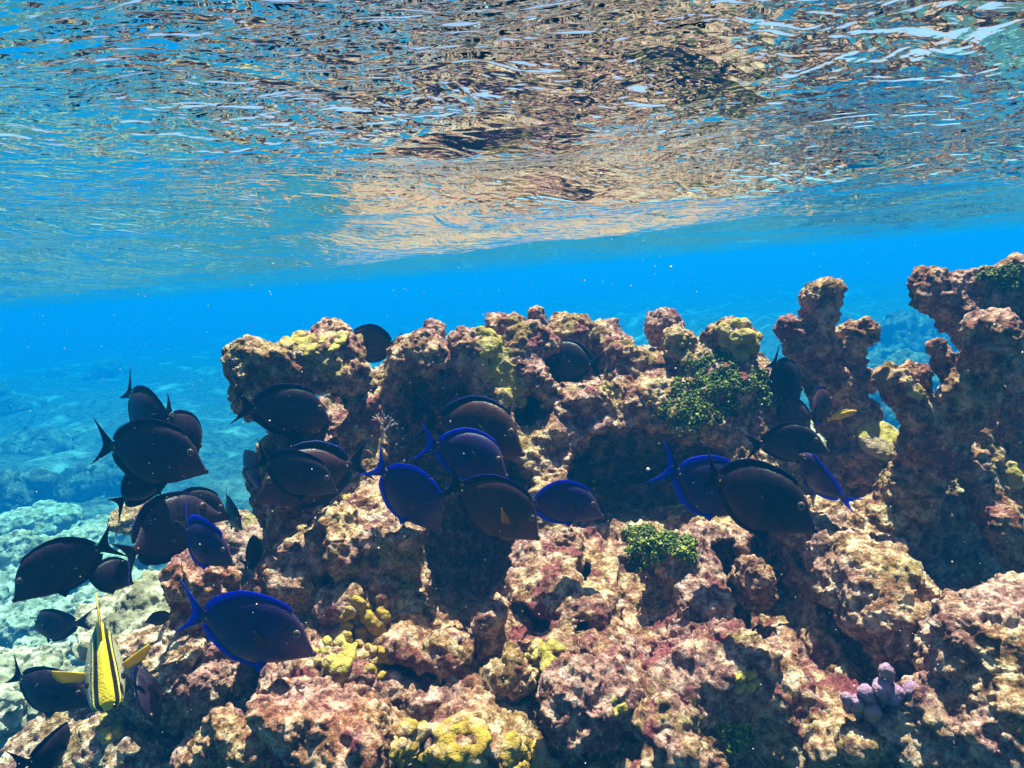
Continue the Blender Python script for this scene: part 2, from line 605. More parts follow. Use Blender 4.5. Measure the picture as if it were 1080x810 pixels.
# water surface seen from below: clear where light can leave, mirror beyond the critical angle
N = Nodes("water_surface")
tc = N.n("TexCoord"); P = tc.outputs["Object"]
mp = N.n("Mapping"); mp.inputs[2].default_value = (0, 0, R(-28)); mp.inputs[3].default_value = (1.0, 1.6, 1.0)
N.l(P, mp.inputs[0])
h1 = N.noise(mp.outputs[0], 14, 1.5, .45, 1.3)
h2 = N.noise(mp.outputs[0], 40, 1, .5, .8)
h = N.math('ADD', N.math('MULTIPLY', h1, 1.0), N.math('MULTIPLY', h2, 0.14))
h = N.math('MULTIPLY', h, N.math('ADD', N.mask(N.noise(P, 2.4, 4, .6, .8), .42, .60, 1.0), .25))
nb = N.bump(h, 1.0, .022)
fr = N.n("Fresnel"); fr.inputs[0].default_value = 1.333
N.l(nb, fr.inputs["Normal"])
gl = N.n("BsdfGlossy"); gl.inputs["Roughness"].default_value = 0.0
N.l(nb, gl.inputs["Normal"])
gl.inputs[0].default_value = (1, 1, 1, 1)
tr = N.n("BsdfTransparent")
mx = N.n("MixShader")
N.l(fr.outputs[0], mx.inputs[0]); N.l(tr.outputs[0], mx.inputs[1]); N.l(gl.outputs[0], mx.inputs[2])
N.l(mx.outputs[0], N.out.inputs[0])
M['water'] = N.m

N = Nodes("clear_blue_water")
pv = N.n("VolumePrincipled")
pv.inputs["Color"].default_value = (.0004, .047, .140, 1)
pv.inputs["Density"].default_value = HAZE_DENSITY
pv.inputs["Anisotropy"].default_value = 0.2
pv.inputs["Absorption Color"].default_value = (.14, .68, .86, 1)
N.l(pv.outputs[0], N.out.inputs["Volume"])
M['haze'] = N.m


# ------------------------------------------------------------------ setting: floor, water surface, water body
def graded(lo, hi, fine_lo, fine_hi, step, grow=1.08):
    xs = list(np.arange(fine_lo, fine_hi + step / 2, step))
    s = step
    while xs[-1] < hi:
        s *= grow
        xs.append(min(hi, xs[-1] + s))
    s = step
    pre = []
    x = fine_lo
    while x > lo:
        s *= grow
        x = max(lo, x - s)
        pre.append(x)
    return np.array(pre[::-1] + xs)


def grid_mesh(name, xs, ys, zf):
    X, Y = np.meshgrid(xs, ys, indexing='ij')
    p = np.stack([X.ravel(), Y.ravel(), np.zeros(X.size)], 1)
    p[:, 2] = zf(p)
    i = np.arange(X.size).reshape(X.shape)
    q = np.stack([i[:-1, :-1].ravel(), i[1:, :-1].ravel(), i[1:, 1:].ravel(), i[:-1, 1:].ravel()], 1)
    return to_mesh(name, p, q)


def sstep(a, b, x):
    t = np.clip((x - a) / (b - a), 0, 1)
    return t * t * (3 - 2 * t)


def floor_z(p):
    x, y = p[:, 0], p[:, 1]
    near = np.exp(-(np.maximum(np.abs(x - 0.2) - 1.0, 0) ** 2 / 1.0 + np.maximum(np.abs(y - 1.8) - 0.9, 0) ** 2 / 1.2))
    z = -3.6 + 2.3 * near
    z = z + 0.5 * sstep(1.6, 5, x) * sstep(2.5, 5, y)
    far = sstep(3.0, 9.0, np.sqrt(x * x + y * y))
    p3 = np.stack([x, y, np.zeros_like(x)], 1)
    z = z + 0.06 * fbm(p3 * 2.2, 4, 3) + far * (0.75 * np.maximum(fbm(p3 * 0.32, 3, 8), -0.2) + 0.28 * np.abs(fbm(p3 * 1.1, 4, 5)))
    z = z + 0.5 * sstep(9, 26, y)
    return np.minimum(z, WATER_Z - 0.7)


o = link("sea_floor", grid_mesh("sea_floor", graded(-42, 42, -5, 5, .07), graded(-8, 62, -.5, 9, .07), floor_z), M['sand'])
tag(o, "pale sand and rubble sea floor falling away to blue", kind='structure')

SW_DIR = np.array([0.60, 0.80]); SW_DIR /= np.linalg.norm(SW_DIR)


def wave_z(p):
    x, y = p[:, 0], p[:, 1]
    s = x * SW_DIR[0] + y * SW_DIR[1]
    t = -x * SW_DIR[1] + y * SW_DIR[0]
    p3 = np.stack([x, y, np.zeros_like(x)], 1)
    # long swell whose trough passes ahead of the camera, then shorter chop on it
    z = -0.070 * np.cos(2 * np.pi * (s - 2.2 + 0.12 * np.sin(t * 1.3)) / 3.3)
    z += 0.012 * np.sin(2 * np.pi * (s * 0.9 + t * 0.35) / 0.62 + 2.0 * perlin(p3 * 1.3, 2))
    q = np.stack([(s) * 4.6, t * 2.2, np.zeros_like(x)], 1)
    z += 0.020 * fbm(q, 2, 61)
    q = np.stack([s * 17.0, t * 10.0, np.zeros_like(x)], 1)
    z += 0.0030 * fbm(q, 2, 71)
    return WATER_Z + z


o = link("water_surface", grid_mesh("water_surface", graded(-42, 42, -2.2, 2.2, .013, 1.06), graded(-8, 62, .1, 3.4, .013, 1.06), wave_z), M['water'])
tag(o, "rippled underside of the sea surface mirroring the reef", kind='structure')

bm = bmesh.new()
bmesh.ops.create_cube(bm, size=1.0)
me = bpy.data.meshes.new("haze"); bm.to_mesh(me); bm.free()
o = link("haze", me, M['haze'])
o.scale = (86, 72, 6.4)
o.location = (0, 27, WATER_Z + 0.35 - 3.2)
tag(o, "clear blue sea water fading distant things", kind='stuff')

# ------------------------------------------------------------------ reef rocks
reef_bvh = []          # (object name, tree) of everything fish and corals must clear


def add_rock(name, label, cat, prims, mat, h=0.006, seed=1, group=None, sub=True, warp=1.0, lump=1.0, fine=1.0, cell=0.06, smooth=0):
    pts = []
    for pr in prims:
        kind = pr[0]
        if kind == 'rod':
            r = max(pr[3], pr[4])
            for c in (pr[1], pr[2]):
                pts += [np.array(c) - r, np.array(c) + r]
        else:
            r = np.max(pr[2]) if kind == 'ball' else np.linalg.norm(pr[2])
            pts += [np.array(pr[1]) - r, np.array(pr[1]) + r]
    lo, hi = np.min(pts, 0) - 0.03, np.max(pts, 0) + 0.03
    f = Field(lo, hi, h)
    for pr in prims:
        kw = pr[-1] if isinstance(pr[-1], dict) else {}
        a = pr[1:-1] if isinstance(pr[-1], dict) else pr[1:]
        getattr(f, {'ball': 'ball', 'rod': 'rod', 'block': 'block'}[kind if False else pr[0]])(*a, **kw)
    v, q = f.mesh()
    if smooth:
        v = laplacian(v, q, smooth)
    v, q = roughen(v, q, seed, sub, warp, lump, fine, cell)
    return finish_rock(name, label, cat, v, q, mat, group)


def finish_rock(name, label, cat, v, q, mat, group=None):
    org = np.array([(v[:, 0].min() + v[:, 0].max()) / 2, (v[:, 1].min() + v[:, 1].max()) / 2, v[:, 2].min()])
    reef_bvh.append(BVHTree.FromPolygons([tuple(x) for x in v.tolist()], [tuple(x) for x in q.tolist()]) if len(v) < 120000 else
                    BVHTree.FromPolygons(v.tolist(), q.tolist()))
    o = link(name, to_mesh(name, v - org, q), mat, None, org)
    return tag(o, label, cat, group)


def hit(px, py):
    """Nearest rock surface behind pixel (px, py): point and normal."""
    d = at(px, py, 1.0).normalized()
    best = None
    for t in reef_bvh:
        loc, nor, i, dist = t.ray_cast(Vector((0, 0, 0)), d, 30)
        if loc is not None and (best is None or dist < best[2]):
            best = (loc, nor, dist)
    return best


# depth of the main reef wall over the picture, as measured points (pixel x, pixel y, metres ahead)
DEPTH = np.array([(250, 400, 1.85), (330, 380, 1.9), (420, 350, 1.98), (500, 345, 2.02), (600, 335, 2.18), (700, 335, 2.25), (775, 340, 2.08), (820, 400, 2.0),
                  (400, 450, 1.86), (350, 500, 1.82), (560, 430, 1.92), (650, 430, 1.97), (760, 450, 1.86), (300, 560, 1.68), (400, 560, 1.62), (490, 600, 1.9),
                  (490, 540, 1.98), (600, 560, 1.76), (650, 520, 1.9), (700, 560, 1.72), (760, 560, 1.75), (820, 600, 1.66), (300, 640, 1.48), (400, 650, 1.44),
                  (500, 670, 1.45), (600, 650, 1.48), (700, 650, 1.48), (800, 650, 1.45), (900, 640, 1.5), (350, 720, 1.3), (450, 720, 1.27), (600, 720, 1.26),
                  (750, 720, 1.24), (850, 740, 1.22), (950, 700, 1.28), (300, 800, 1.14), (500, 800, 1.1), (700, 800, 1.1), (900, 800, 1.1), (1050, 800, 1.07),
                  (880, 520, 1.9), (960, 600, 1.75), (1050, 600, 1.7)])


def depth(px, py):
    d2 = (DEPTH[:, 0] - px) ** 2 + (DEPTH[:, 1] - py) ** 2 + 60.0
    w = d2 ** -1.6
    return float((w * DEPTH[:, 2]).sum() / w.sum())


OUT = [(292, 470), (300, 440), (380, 400), (430, 380), (470, 378), (540, 372), (600, 368), (640, 372), (700, 372), (735, 384), (775, 376), (800, 384), (822, 400),
       (835, 470), (870, 510), (900, 540), (970, 610), (1010, 680), (1085, 720), (1090, 830), (250, 830), (262, 760), (285, 690), (262, 640), (280, 590), (285, 530)]


def inside(px, py, poly=OUT):
    c = False
    n = len(poly)
    for i in range(n):
        x1, y1 = poly[i]; x2, y2 = poly[(i + 1) % n]
        if (y1 > py) != (y2 > py) and px < (x2 - x1) * (py - y1) / (y2 - y1) + x1:
            c = not c
    return c


def edge_dist(px, py, poly=OUT):
    best = 1e9
    for i in range(len(poly)):
        a = np.array(poly[i], float); b = np.array(poly[(i + 1) % len(poly)], float)
        t = np.clip(np.dot((px, py) - a, b - a) / np.dot(b - a, b - a), 0, 1)
        best = min(best, np.linalg.norm((px, py) - (a + t * (b - a))))
    return best


W = Field((-0.85, 0.85, -1.4), (1.1, 3.0, 0.13), 0.0085)
# bulk
for py in range(345, 840, 26):
    for px in range(250, 1100, 26):
        if not inside(px, py): continue
        e = edge_dist(px, py)
        if e < 10: continue
        Y = depth(px, py)
        r = size(min(34, e + 4), Y)
        p = at(px, py, Y + r * 0.95)
        W.ball(p, (r, r, r), 0.03)
        back = min(0.32, max(0.12, size(e, Y)))
        p2 = at(px, py, Y + 0.12)
        W.ball((p2.x, p2.y + back * 0.9, p2.z - 0.03), (min(back, size(e, Y)), back, min(back, size(e, Y))), 0.05)
# the reef flat behind the crest and the body under it
for i in range(46):
    x = rng.uniform(-0.5, 0.72); y = rng.uniform(2.1, 2.75)
    r = rng.uniform(.10, .2)
    W.ball((x, y, -0.33 + 0.08 * x - r + rng.uniform(-.05, .03) - 0.1 * (y - 2.1)), r, 0.04)
W.block((0.1, 2.3, -0.84), (0.66, 0.5, 0.42), None, 0.2, 0.08)
# rubble knobs of every size
for i in range(430):
    px, py = rng.uniform(250, 1085), rng.uniform(340, 835)
    if not inside(px, py): continue
    rp = 9 + 30 * rng.random() ** 2.2
    if edge_dist(px, py) < rp * 0.75: continue
    Y = depth(px, py)
    r = size(rp, Y)
    p = at(px, py, Y + r * rng.uniform(0.0, 0.8))
    q = Matrix.Rotation(rng.uniform(0, 6.3), 3, 'Z') @ Matrix.Rotation(rng.uniform(-.8, .8), 3, 'X')
    sc = (rng.uniform(.7, 1.25), rng.uniform(.7, 1.2), rng.uniform(.6, 1.15))
    if rng.random() < 0.3:
        W.block(p, tuple(r * s * .85 for s in sc), q, r * .4, 0.012)
    else:
        W.ball(p, tuple(r * s for s in sc), rng.choice([0.008, 0.014, 0.03]), q)
# named heads of the crest and face: pixel x, y, radius px, depth
for px, py, rp, Y, tall in [(437, 392, 36, 1.9, 1.1), (455, 352, 13, 2.0, 1.0), (497, 385, 33, 1.95, 1.1), (532, 350, 17, 2.12, 1.0), (567, 345, 9, 2.1, 1.9), (600, 356, 27, 2.16, .9),
                      (642, 372, 30, 2.15, 1.0), (665, 400, 34, 2.02, 1.0), (702, 344, 19, 2.2, 1.0), (718, 366, 17, 2.05, 1.0), (745, 392, 26, 1.98, 1.0), (776, 362, 27, 1.98, .9),
                      (768, 430, 48, 1.92, 1.1), (560, 395, 38, 2.0, 1.3), (610, 420, 36, 1.9, 1.0), (580, 470, 34, 1.86, 1.1), (690, 440, 36, 1.9, 1.0), (735, 455, 28, 1.82, 1.2),
                      (360, 430, 34, 1.88, 1.1), (400, 445, 32, 1.84, 1.2), (345, 505, 34, 1.8, 1.2), (400, 520, 26, 1.78, 1.2), (640, 470, 26, 1.85, 1.0), (692, 545, 26, 1.62, 1.2),
                      (720, 610, 34, 1.5, 1.1), (690, 590, 30, 1.55, 1.0), (740, 650, 36, 1.42, 1.0), (610, 590, 24, 1.7, 1.2), (560, 620, 24, 1.62, 1.0), (470, 700, 30, 1.3, .8),
                      (420, 690, 26, 1.33, .8), (360, 640, 26, 1.42, .8), (640, 650, 24, 1.46, .9), (800, 700, 34, 1.28, .8), (720, 720, 34, 1.24, .8), (540, 720, 30, 1.26, .9)]:
    r = size(rp, Y)
    p = at(px, py, Y)
    W.ball((p.x, p.y + r * .6, p.z), (r, r, r * tall), 0.015)
# dark hollows under the overhangs
for px, py, rx, rz, Y in [(492, 580, 46, 62, 1.86), (470, 610, 30, 44, 1.75), (665, 500, 58, 30, 1.85), (690, 640, 24, 26, 1.42), (600, 620, 34, 26, 1.62), (430, 420, 20, 32, 1.86),
                          (470, 430, 26, 40, 1.88), (610, 385, 34, 22, 1.98), (700, 520, 40, 24, 1.78), (545, 600, 24, 24, 1.68), (780, 640, 26, 40, 1.5), (655, 565, 24, 20, 1.66),
                          (330, 400, 30, 36, 1.84), (320, 470, 34, 24, 1.74), (840, 650, 22, 40, 1.42), (620, 800, 60, 26, 1.12), (770, 520, 50, 24, 1.75), (815, 615, 34, 44, 1.55), (560, 440, 16, 22, 1.86), (720, 500, 40, 22, 1.76), (455, 470, 26, 34, 1.84),
                          (640, 600, 30, 18, 1.52), (690, 690, 26, 18, 1.3), (560, 660, 20, 16, 1.42), (420, 740, 30, 14, 1.2), (480, 745, 26, 12, 1.18), (270, 700, 26, 26, 1.32), (760, 590, 20, 22, 1.6), (870, 700, 30, 20, 1.28)]:
    p = at(px, py, Y)
    W.ball((p.x, p.y + 0.02, p.z), (size(rx * 1.15, Y), 0.24, size(rz * 1.1, Y)), 0.012, None, True)
for px, py, Y, rx, rz in [(492, 588, 1.74, 62, 76), (450, 505, 1.86, 40, 66), (525, 520, 1.86, 44, 44), (668, 502, 1.84, 80, 54), (730, 500, 1.82, 56, 36), (612, 520, 1.86, 34, 34), (355, 425, 1.9, 26, 34), (428, 432, 1.88, 22, 40), (600, 386, 2.06, 26, 20)]:
    p = at(px, py, Y)
    W.ball((p.x, p.y, p.z), (size(rx, Y), 0.33, size(rz, Y)), 0.012, None, True)
v, q = W.mesh()
v, q = roughen(v, q, 1, True, 0.7)
reef = finish_rock("coral_reef", "massive encrusted reef wall of pinkish tan limestone filling the middle", "reef", v, q, M['rock'])
# the reef flat running back behind the crest
W = Field((-1.9, 2.35, -1.3), (2.3, 5.3, 0.1), 0.02)
for i in range(260):
    y = rng.uniform(2.6, 4.9)
    x = rng.uniform(-.22, .30) * y
    r = rng.uniform(.14, .34)
    W.ball((x, y, -0.118 * y + .08 * x - .08 - r * rng.uniform(.9, 1.3)), (r, r, r * .9), 0.04)
v, q = W.mesh()
v, q = roughen(v, q, 3, False, 1.0, 1.6, 1.0, .09)
ro = np.array(reef.location)
link("reef_flat", to_mesh("reef_flat", v - ro, q), M['rock_yellow'], reef)
del W


def B(px, py, Y, rp, sx=1, sy=1, sz=1, **kw):
    r = size(rp, Y)
    return ('ball', at(px, py, Y), (r * sx, r * sy, r * sz), kw)


def C(p0, p1, r0, r1, **kw):
    return ('rod', at(*p0), at(*p1), size(r0, p0[2]), size(r1, p1[2]), kw)


def X(px, py, Y, hx, hz, hy, rx=0, ry=0, rz=0, rnd=.03, **kw):
    rot = Matrix.Rotation(R(rz), 3, 'Z') @ Matrix.Rotation(R(ry), 3, 'Y') @ Matrix.Rotation(R(rx), 3, 'X')
    return ('block', at(px, py, Y), (size(hx, Y), hy, size(hz, Y)), rot, rnd, kw)


add_rock("coral_block", "big block with yellow crust jutting out at the upper left end of the reef", "rock",
         [X(305, 388, 1.84, 58, 24, .12, 8, -9, 14, .035), B(268, 388, 1.78, 27), B(350, 372, 1.86, 30), B(365, 392, 1.86, 24), B(285, 412, 1.84, 26), B(310, 450, 1.98, 26), B(290, 470, 1.92, 20),
          B(276, 500, 1.86, 15), B(285, 540, 1.82, 20, 1, 1, 1.5), B(300, 590, 1.75, 28, 1, 1, 1.5)], M['rock_yellow'], .0065, 4)
add_rock("coral_block", "square shouldered block below the blue fish pack with a dark face", "rock",
         [X(398, 592, 1.56, 42, 50, .10, 5, 4, 10, .03), B(335, 578, 1.56, 36, 1.1, 1, .8), B(365, 560, 1.55, 26), B(425, 570, 1.5, 17), B(315, 610, 1.52, 34)], M['rock_yellow'], .006, 9)
add_rock("reef_boulder", "red sided boulder with a bright top in the lower left front", "rock",
         [X(345, 775, 1.1, 78, 32, .09, -8, 12, -6, .03), B(290, 770, 1.12, 30), B(400, 790, 1.1, 32), B(330, 750, 1.15, 32), B(380, 760, 1.13, 28)], M['rock_red'], .005, 12)
add_rock("coral_stump", "stout ridged coral stump lying in the lower centre, dark beneath", "rock",
         [C((603, 742, 1.17), (668, 728, 1.36), 44, 40, k=.01), B(612, 715, 1.2, 24), B(640, 700, 1.3, 26), B(590, 760, 1.15, 20)], M['rock_brown'], .005, 15, lump=.8)
add_rock("coral_boulder", "upright oval knob standing left of the dark hollow under the fish", "rock",
         [C((516, 655, 1.38), (518, 690, 1.4), 16, 19), B(517, 650, 1.38, 17)], M['rock_brown'], .004, 18, warp=.5, lump=.6)
add_rock("coral_boulder", "small grey brown knob in the shade beneath the biggest dark fish", "rock",
         [B(795, 606, 1.5, 20), B(800, 622, 1.52, 18), B(785, 600, 1.52, 12)], M['rock_brown'], .004, 19, warp=.5, lump=.6)
add_rock("reef_slab", "long pale slab leaning down to the right beside the biggest dark fish", "rock",
         [C((868, 552, 1.62), (935, 640, 1.3), 32, 46, k=.03), C((900, 560, 1.62), (962, 640, 1.34), 22, 30, k=.03), B(850, 558, 1.6, 16), B(930, 665, 1.3, 30)], M['rock_pale'], .006, 22)
add_rock("reef_boulder", "rounded boulder filling the lower right corner with a glowing upper edge", "rock",
         [B(1060, 700, 1.12, 92, .95, .9, 1), B(1000, 760, 1.1, 58), B(1090, 640, 1.2, 40), B(1085, 780, 1.0, 70), B(960, 770, 1.12, 40)], M['rock_pale'], .0055, 25)
add_rock("dead_elkhorn_coral", "upright dead coral branch with knobbed tips right of the green algae", "coral",
         [C((925, 520, 1.86), (893, 440, 1.9), 34, 27, k=.03), C((893, 440, 1.9), (857, 362, 1.9), 27, 22, k=.03), C((857, 365, 1.9), (866, 318, 1.9), 15, 16, k=.015),
          B(872, 305, 1.9, 17, 1.1, 1, .7), B(858, 312, 1.9, 11), B(833, 346, 1.88, 13), B(842, 372, 1.88, 13), C((884, 410, 1.9), (903, 362, 1.88), 18, 11, k=.015), B(914, 350, 1.87, 11), B(893, 350, 1.9, 10), B(905, 490, 1.84, 30),
          B(945, 500, 1.84, 28), B(880, 500, 1.86, 26), B(900, 540, 1.84, 34), B(918, 400, 1.88, 12)], M['rock_red'], .0055, 28, warp=.3, lump=.8)
add_rock("dead_staghorn_coral", "thick branching dead coral towering at the right edge", "coral",
         [C((935, 560, 1.6), (985, 470, 1.56), 30, 27, k=.03), C((985, 470, 1.56), (1020, 410, 1.52), 27, 22, k=.03), C((1020, 410, 1.52), (1040, 365, 1.48), 22, 20, k=.02), B(1043, 352, 1.48, 27, 1, 1, .9), B(1058, 362, 1.48, 16),
          C((985, 468, 1.56), (948, 408, 1.55), 19, 14, k=.02), C((972, 452, 1.58), (965, 392, 1.6), 13, 11, k=.015), C((1006, 415, 1.55), (990, 370, 1.56), 12, 8, k=.015), B(945, 404, 1.55, 16),
          C((1075, 430, 1.72), (1032, 352, 1.74), 24, 21, k=.02), C((1032, 352, 1.74), (986, 312, 1.74), 21, 18, k=.02), B(984, 306, 1.74, 20), C((1000, 302, 1.76), (1052, 294, 1.78), 12, 14, k=.02), B(1068, 288, 1.78, 18), B(1030, 312, 1.76, 20), B(1055, 315, 1.76, 20),
          C((1095, 330, 1.8), (1092, 500, 1.78), 26, 28, k=.03), C((1012, 465, 1.58), (1058, 555, 1.5), 14, 19, k=.02), C((1055, 550, 1.5), (1095, 602, 1.46), 19, 23, k=.02),
          C((1038, 462, 1.62), (1048, 530, 1.6), 9, 11, k=.015), C((1062, 500, 1.6), (1098, 548, 1.55), 11, 14, k=.015), C((930, 555, 1.6), (922, 620, 1.6), 32, 38, k=.03),
          B(1010, 600, 1.95, 80, 1.2, .5, .9), B(1005, 545, 1.9, 46, 1, .5, 1), B(1030, 645, 1.5, 44, 1.3, 1, .6), B(1078, 430, 1.95, 56, .9, .5, 1.2), B(1060, 510, 1.95, 50, .9, .5, 1)], M['rock_brown'], .006, 31, warp=.35, lump=.75)
add_rock("coral_boulder", "red topped round head resting behind the largest blue fish", "rock",
         [B(203, 612, 1.38, 27), B(238, 616, 1.4, 17), B(215, 640, 1.42, 28)], M['rock_red'], .0045, 34, warp=.5)
add_rock("reef_slab", "pale flat topped slab between the striped fish and the largest blue fish", "rock",
         [X(185, 700, 1.56, 52, 26, .13, 16, -14, -12, .03), B(150, 690, 1.6, 26), B(215, 680, 1.6, 30), B(175, 735, 1.52, 30)], M['rubble_pale'], .0065, 37)
add_rock("reef_boulder", "pale mottled boulder in the bottom left corner under the striped fish", "rock",
         [B(125, 785, 1.5, 56, 1.2, 1, .6), B(60, 775, 1.6, 40, 1.2, 1, .5), B(30, 820, 1.5, 44, 1.2, 1, .6), B(160, 815, 1.42, 40), B(100, 745, 1.7, 40, 1.3, 1, .35)], M['rubble_pale'], .0065, 40)
add_rock("coral_boulder", "grey pebbly round head wedged left of the red sided boulder", "rock",
         [B(238, 772, 1.2, 26), B(225, 795, 1.22, 30), B(262, 790, 1.18, 24), B(222, 735, 1.5, 40), B(240, 700, 1.55, 30)], M['rock_brown'], .0045, 43, warp=.6)
add_rock("reef_slab", "low grey slab partly in shadow below the small red topped head", "rock",
         [X(165, 645, 1.78, 70, 16, .12, 14, -6, 8, .03), B(120, 650, 1.85, 28, 1.3, 1, .5)], M['rubble'], .008, 46)
add_rock("reef_slab", "yellowish grey ledge in the gap below the round lone fish", "rock",
         [X(255, 585, 2.3, 40, 30, .15, 10, 8, 10, .04), B(240, 560, 2.5, 30, 1.3, 1, .6), B(160, 545, 2.6, 30, 1.5, 1, .5)], M['rock_yellow'], .01, 49)
add_rock("reef_boulder", "bluish grey boulder in the gap between the green algae and the upright coral", "rock",
         [B(845, 490, 2.3, 40), B(870, 465, 2.4, 30), B(850, 530, 2.2, 46)], M['rubble'], .01, 52)

# rubble heaps on the sand to the left, fading with distance
def rubble(px, py, Y, rp, seed, flat=.6):
    prims = [B(px, py, Y, rp, 1.1, 1, flat)]
    r2 = np.random.default_rng(seed)
    for k in range(6):
        prims.append(B(px + r2.uniform(-1, 1) * rp * 1.0, py + r2.uniform(-.35, .6) * rp, Y + r2.uniform(-.1, .2), rp * r2.uniform(.3, .55), 1, 1, r2.uniform(.6, 1)))
    return prims


for k, (px, py, Y, rp) in enumerate([(30, 600, 2.9, 46), (85, 575, 3.2, 32), (120, 600, 2.7, 30), (25, 660, 2.3, 44), (100, 640, 2.2, 34), (140, 620, 2.35, 26), (20, 555, 3.8, 28), (60, 548, 4.2, 24),
                                     (110, 560, 3.9, 24), (-40, 640, 2.6, 50), (60, 690, 1.95, 34), (15, 715, 1.12, 46), (-30, 760, 1.0, 50), (70, 740, 1.05, 34)]):
    add_rock("rubble_rock", "pale lumpy rubble rock lying on the sand at the left", "rock", rubble(px, py, Y * 2.1, rp, 60 + k), M['rubble'], max(.009, .007 * Y), 60 + k,
             "pale rubble rocks on the sea floor at the left", warp=1.3, lump=1.4)

# far reef mounds, blue with distance
for k, (px, py, Y, rp) in enumerate([(905, 390, 6.5, 34), (950, 360, 8.0, 40), (935, 430, 5.2, 34), (990, 400, 6.0, 46), (1070, 390, 7.5, 44), (900, 350, 10, 20), (870, 480, 4.0, 40), (945, 480, 3.8, 36),
                                     (40, 470, 8.0, 44), (110, 500, 6.5, 34), (210, 500, 7.5, 34), (-30, 430, 11, 50), (250, 470, 9.0, 26), (170, 455, 11, 30), (30, 515, 5.6, 30), (80, 410, 15, 40), (240, 410, 17, 40)]):
    r3 = np.random.default_rng(200 + k)
    Y *= 2.0
    prims = [B(px, py + rp * .5, Y, rp, 1.2, 1, .9)]
    for j in range(9):
        prims.append(B(px + r3.uniform(-1.1, 1.1) * rp, py + r3.uniform(-.4, .9) * rp, Y + r3.uniform(-.2, .2), rp * r3.uniform(.2, .5), 1, 1, r3.uniform(.7, 1.3)))
    right = px > 500
    add_rock("reef_mound", "faint blue coral mound seen far behind the upright dead coral" if right else "faint blue coral mound far off in the open water at the left", "reef",
             prims, M['far'], .0055 * Y, 90 + k, "distant coral mounds behind the right corals" if right else "distant coral mounds in the open water at the left",
             sub=False, warp=3, lump=6, cell=.3)


# ------------------------------------------------------------------ living corals and algae, seated on the rock
def lumpy(px, py, rp, n, mat, label, seed, flat=.55, name="mustard_coral", knob=.42, cat="coral", stretch=(1, 1), ang=0):
    h = hit(px, py)
    if h is None:
        print("no rock under", label); return
    p, nor, dist = h
    Y = p.y
    r = size(rp, Y)
    if nor.dot(p) > 0: nor = -nor
    up = (nor + Vector((0, -.35, .45))).normalized()
    rot = up.to_track_quat('Z', 'Y').to_matrix()
    r4 = np.random.default_rng(seed)
    ca, sa = math.cos(ang), math.sin(ang)
    prims = []
    for i in range(int(n * 2.6)):
        t, a = math.sqrt(r4.random()), r4.random() * 6.283
        dx, dz = t * math.cos(a) * stretch[0], t * math.sin(a) * stretch[1]
        dx, dz = dx * ca - dz * sa, dx * sa + dz * ca
        hh = hit(px + dx * rp, py - dz * rp)
        if hh is None or abs(hh[0].y - Y) > r * 1.2: continue
        kr = r * knob * .62 * r4.uniform(.6, 1.25)
        prims.append(('ball', hh[0] + up * kr * (.15 if flat > .5 else -.02), (kr, kr, kr * flat), rot, False))
    prims = [('ball', a[1], a[2], dict(k=.006, rot=a[3])) for a in prims]
    if not prims:
        return
    pts = np.array([list(a[1]) for a in prims])
    f = Field(pts.min(0) - r * .7, pts.max(0) + r * .7, max(.0026, r / 22))
    for a in prims:
        f.ball(a[1], a[2], **a[3])
    v, q = f.mesh()
    v = v + np.stack([perlin(v * 40, 3 + k) for k in range(3)], 1) * .006
    n_ = normals_of(v, q)
    f1, _ = worley(v / .016, 4)
    v = v + n_ * (np.clip(.6 - f1, 0, 1) * .006 + .003 * fbm(v * 90, 2, 5))[:, None]
    org = np.array([v[:, 0].mean(), v[:, 1].mean(), v[:, 2].min()])
    o = link(name, to_mesh(name, v - org, q), mat, None, org)
    tag(o, label, cat)


lumpy(353, 692, 22, 16, M['yellow_green'], "round yellow green coral right of the largest blue fish's mouth", 1)
lumpy(385, 660, 24, 18, M['yellow'], "mustard knobby coral just above the round yellow green coral", 2, stretch=(1, 1.3))
lumpy(398, 700, 16, 10, M['yellow'], "small mustard coral trailing below the knobby mustard one", 3)
lumpy(465, 788, 44, 34, M['yellow'], "large mustard lobed coral at the bottom edge left of centre", 4, knob=.3, stretch=(1.2, .8))
lumpy(552, 800, 24, 14, M['yellow'], "yellow dome coral at the bottom edge beside the larger lobed coral", 5, knob=.5)
lumpy(528, 392, 38, 26, M['yellow_green'], "long yellow crust running down the front of the upper middle crest", 6, flat=.3, knob=.3, stretch=(.45, 1.2), ang=R(25), name="crust_coral")
lumpy(448, 412, 10, 5, M['yellow_green'], "small yellow flake on the lower edge of the dome left of the yellow crust", 7, flat=.3, knob=.6, name="crust_coral")
lumpy(357, 520, 10, 5, M['yellow_green'], "small yellow flake under the tail of the left facing fish", 8, flat=.3, knob=.6, name="crust_coral")
lumpy(650, 745, 9, 4, M['yellow_green'], "little yellow patch on top of the lower stump", 9, flat=.4, knob=.6, name="crust_coral")
lumpy(575, 692, 22, 12, M['yellow_green'], "yellow crust tucked behind the stout stump in the lower centre", 10, flat=.4, knob=.4, stretch=(1.2, .6), name="crust_coral")
lumpy(790, 722, 15, 10, M['yellow_green'], "flat round yellow patch on pale rock in the lower right", 11, flat=.3, knob=.5, name="crust_coral")
lumpy(637, 412, 9, 5, M['yellow_green'], "tiny yellow tuft on the pinkish middle of the reef face", 12, name="crust_coral", knob=.5)
lumpy(330, 358, 26, 14, M['yellow_green'], "olive yellow crust along the top of the upper left block", 13, flat=.25, name="crust_coral", knob=.4, stretch=(1.3, .5))
lumpy(780, 352, 24, 12, M['yellow_green'], "sandy yellow dome capping the crest above the green algae", 14, flat=.6, knob=.45)
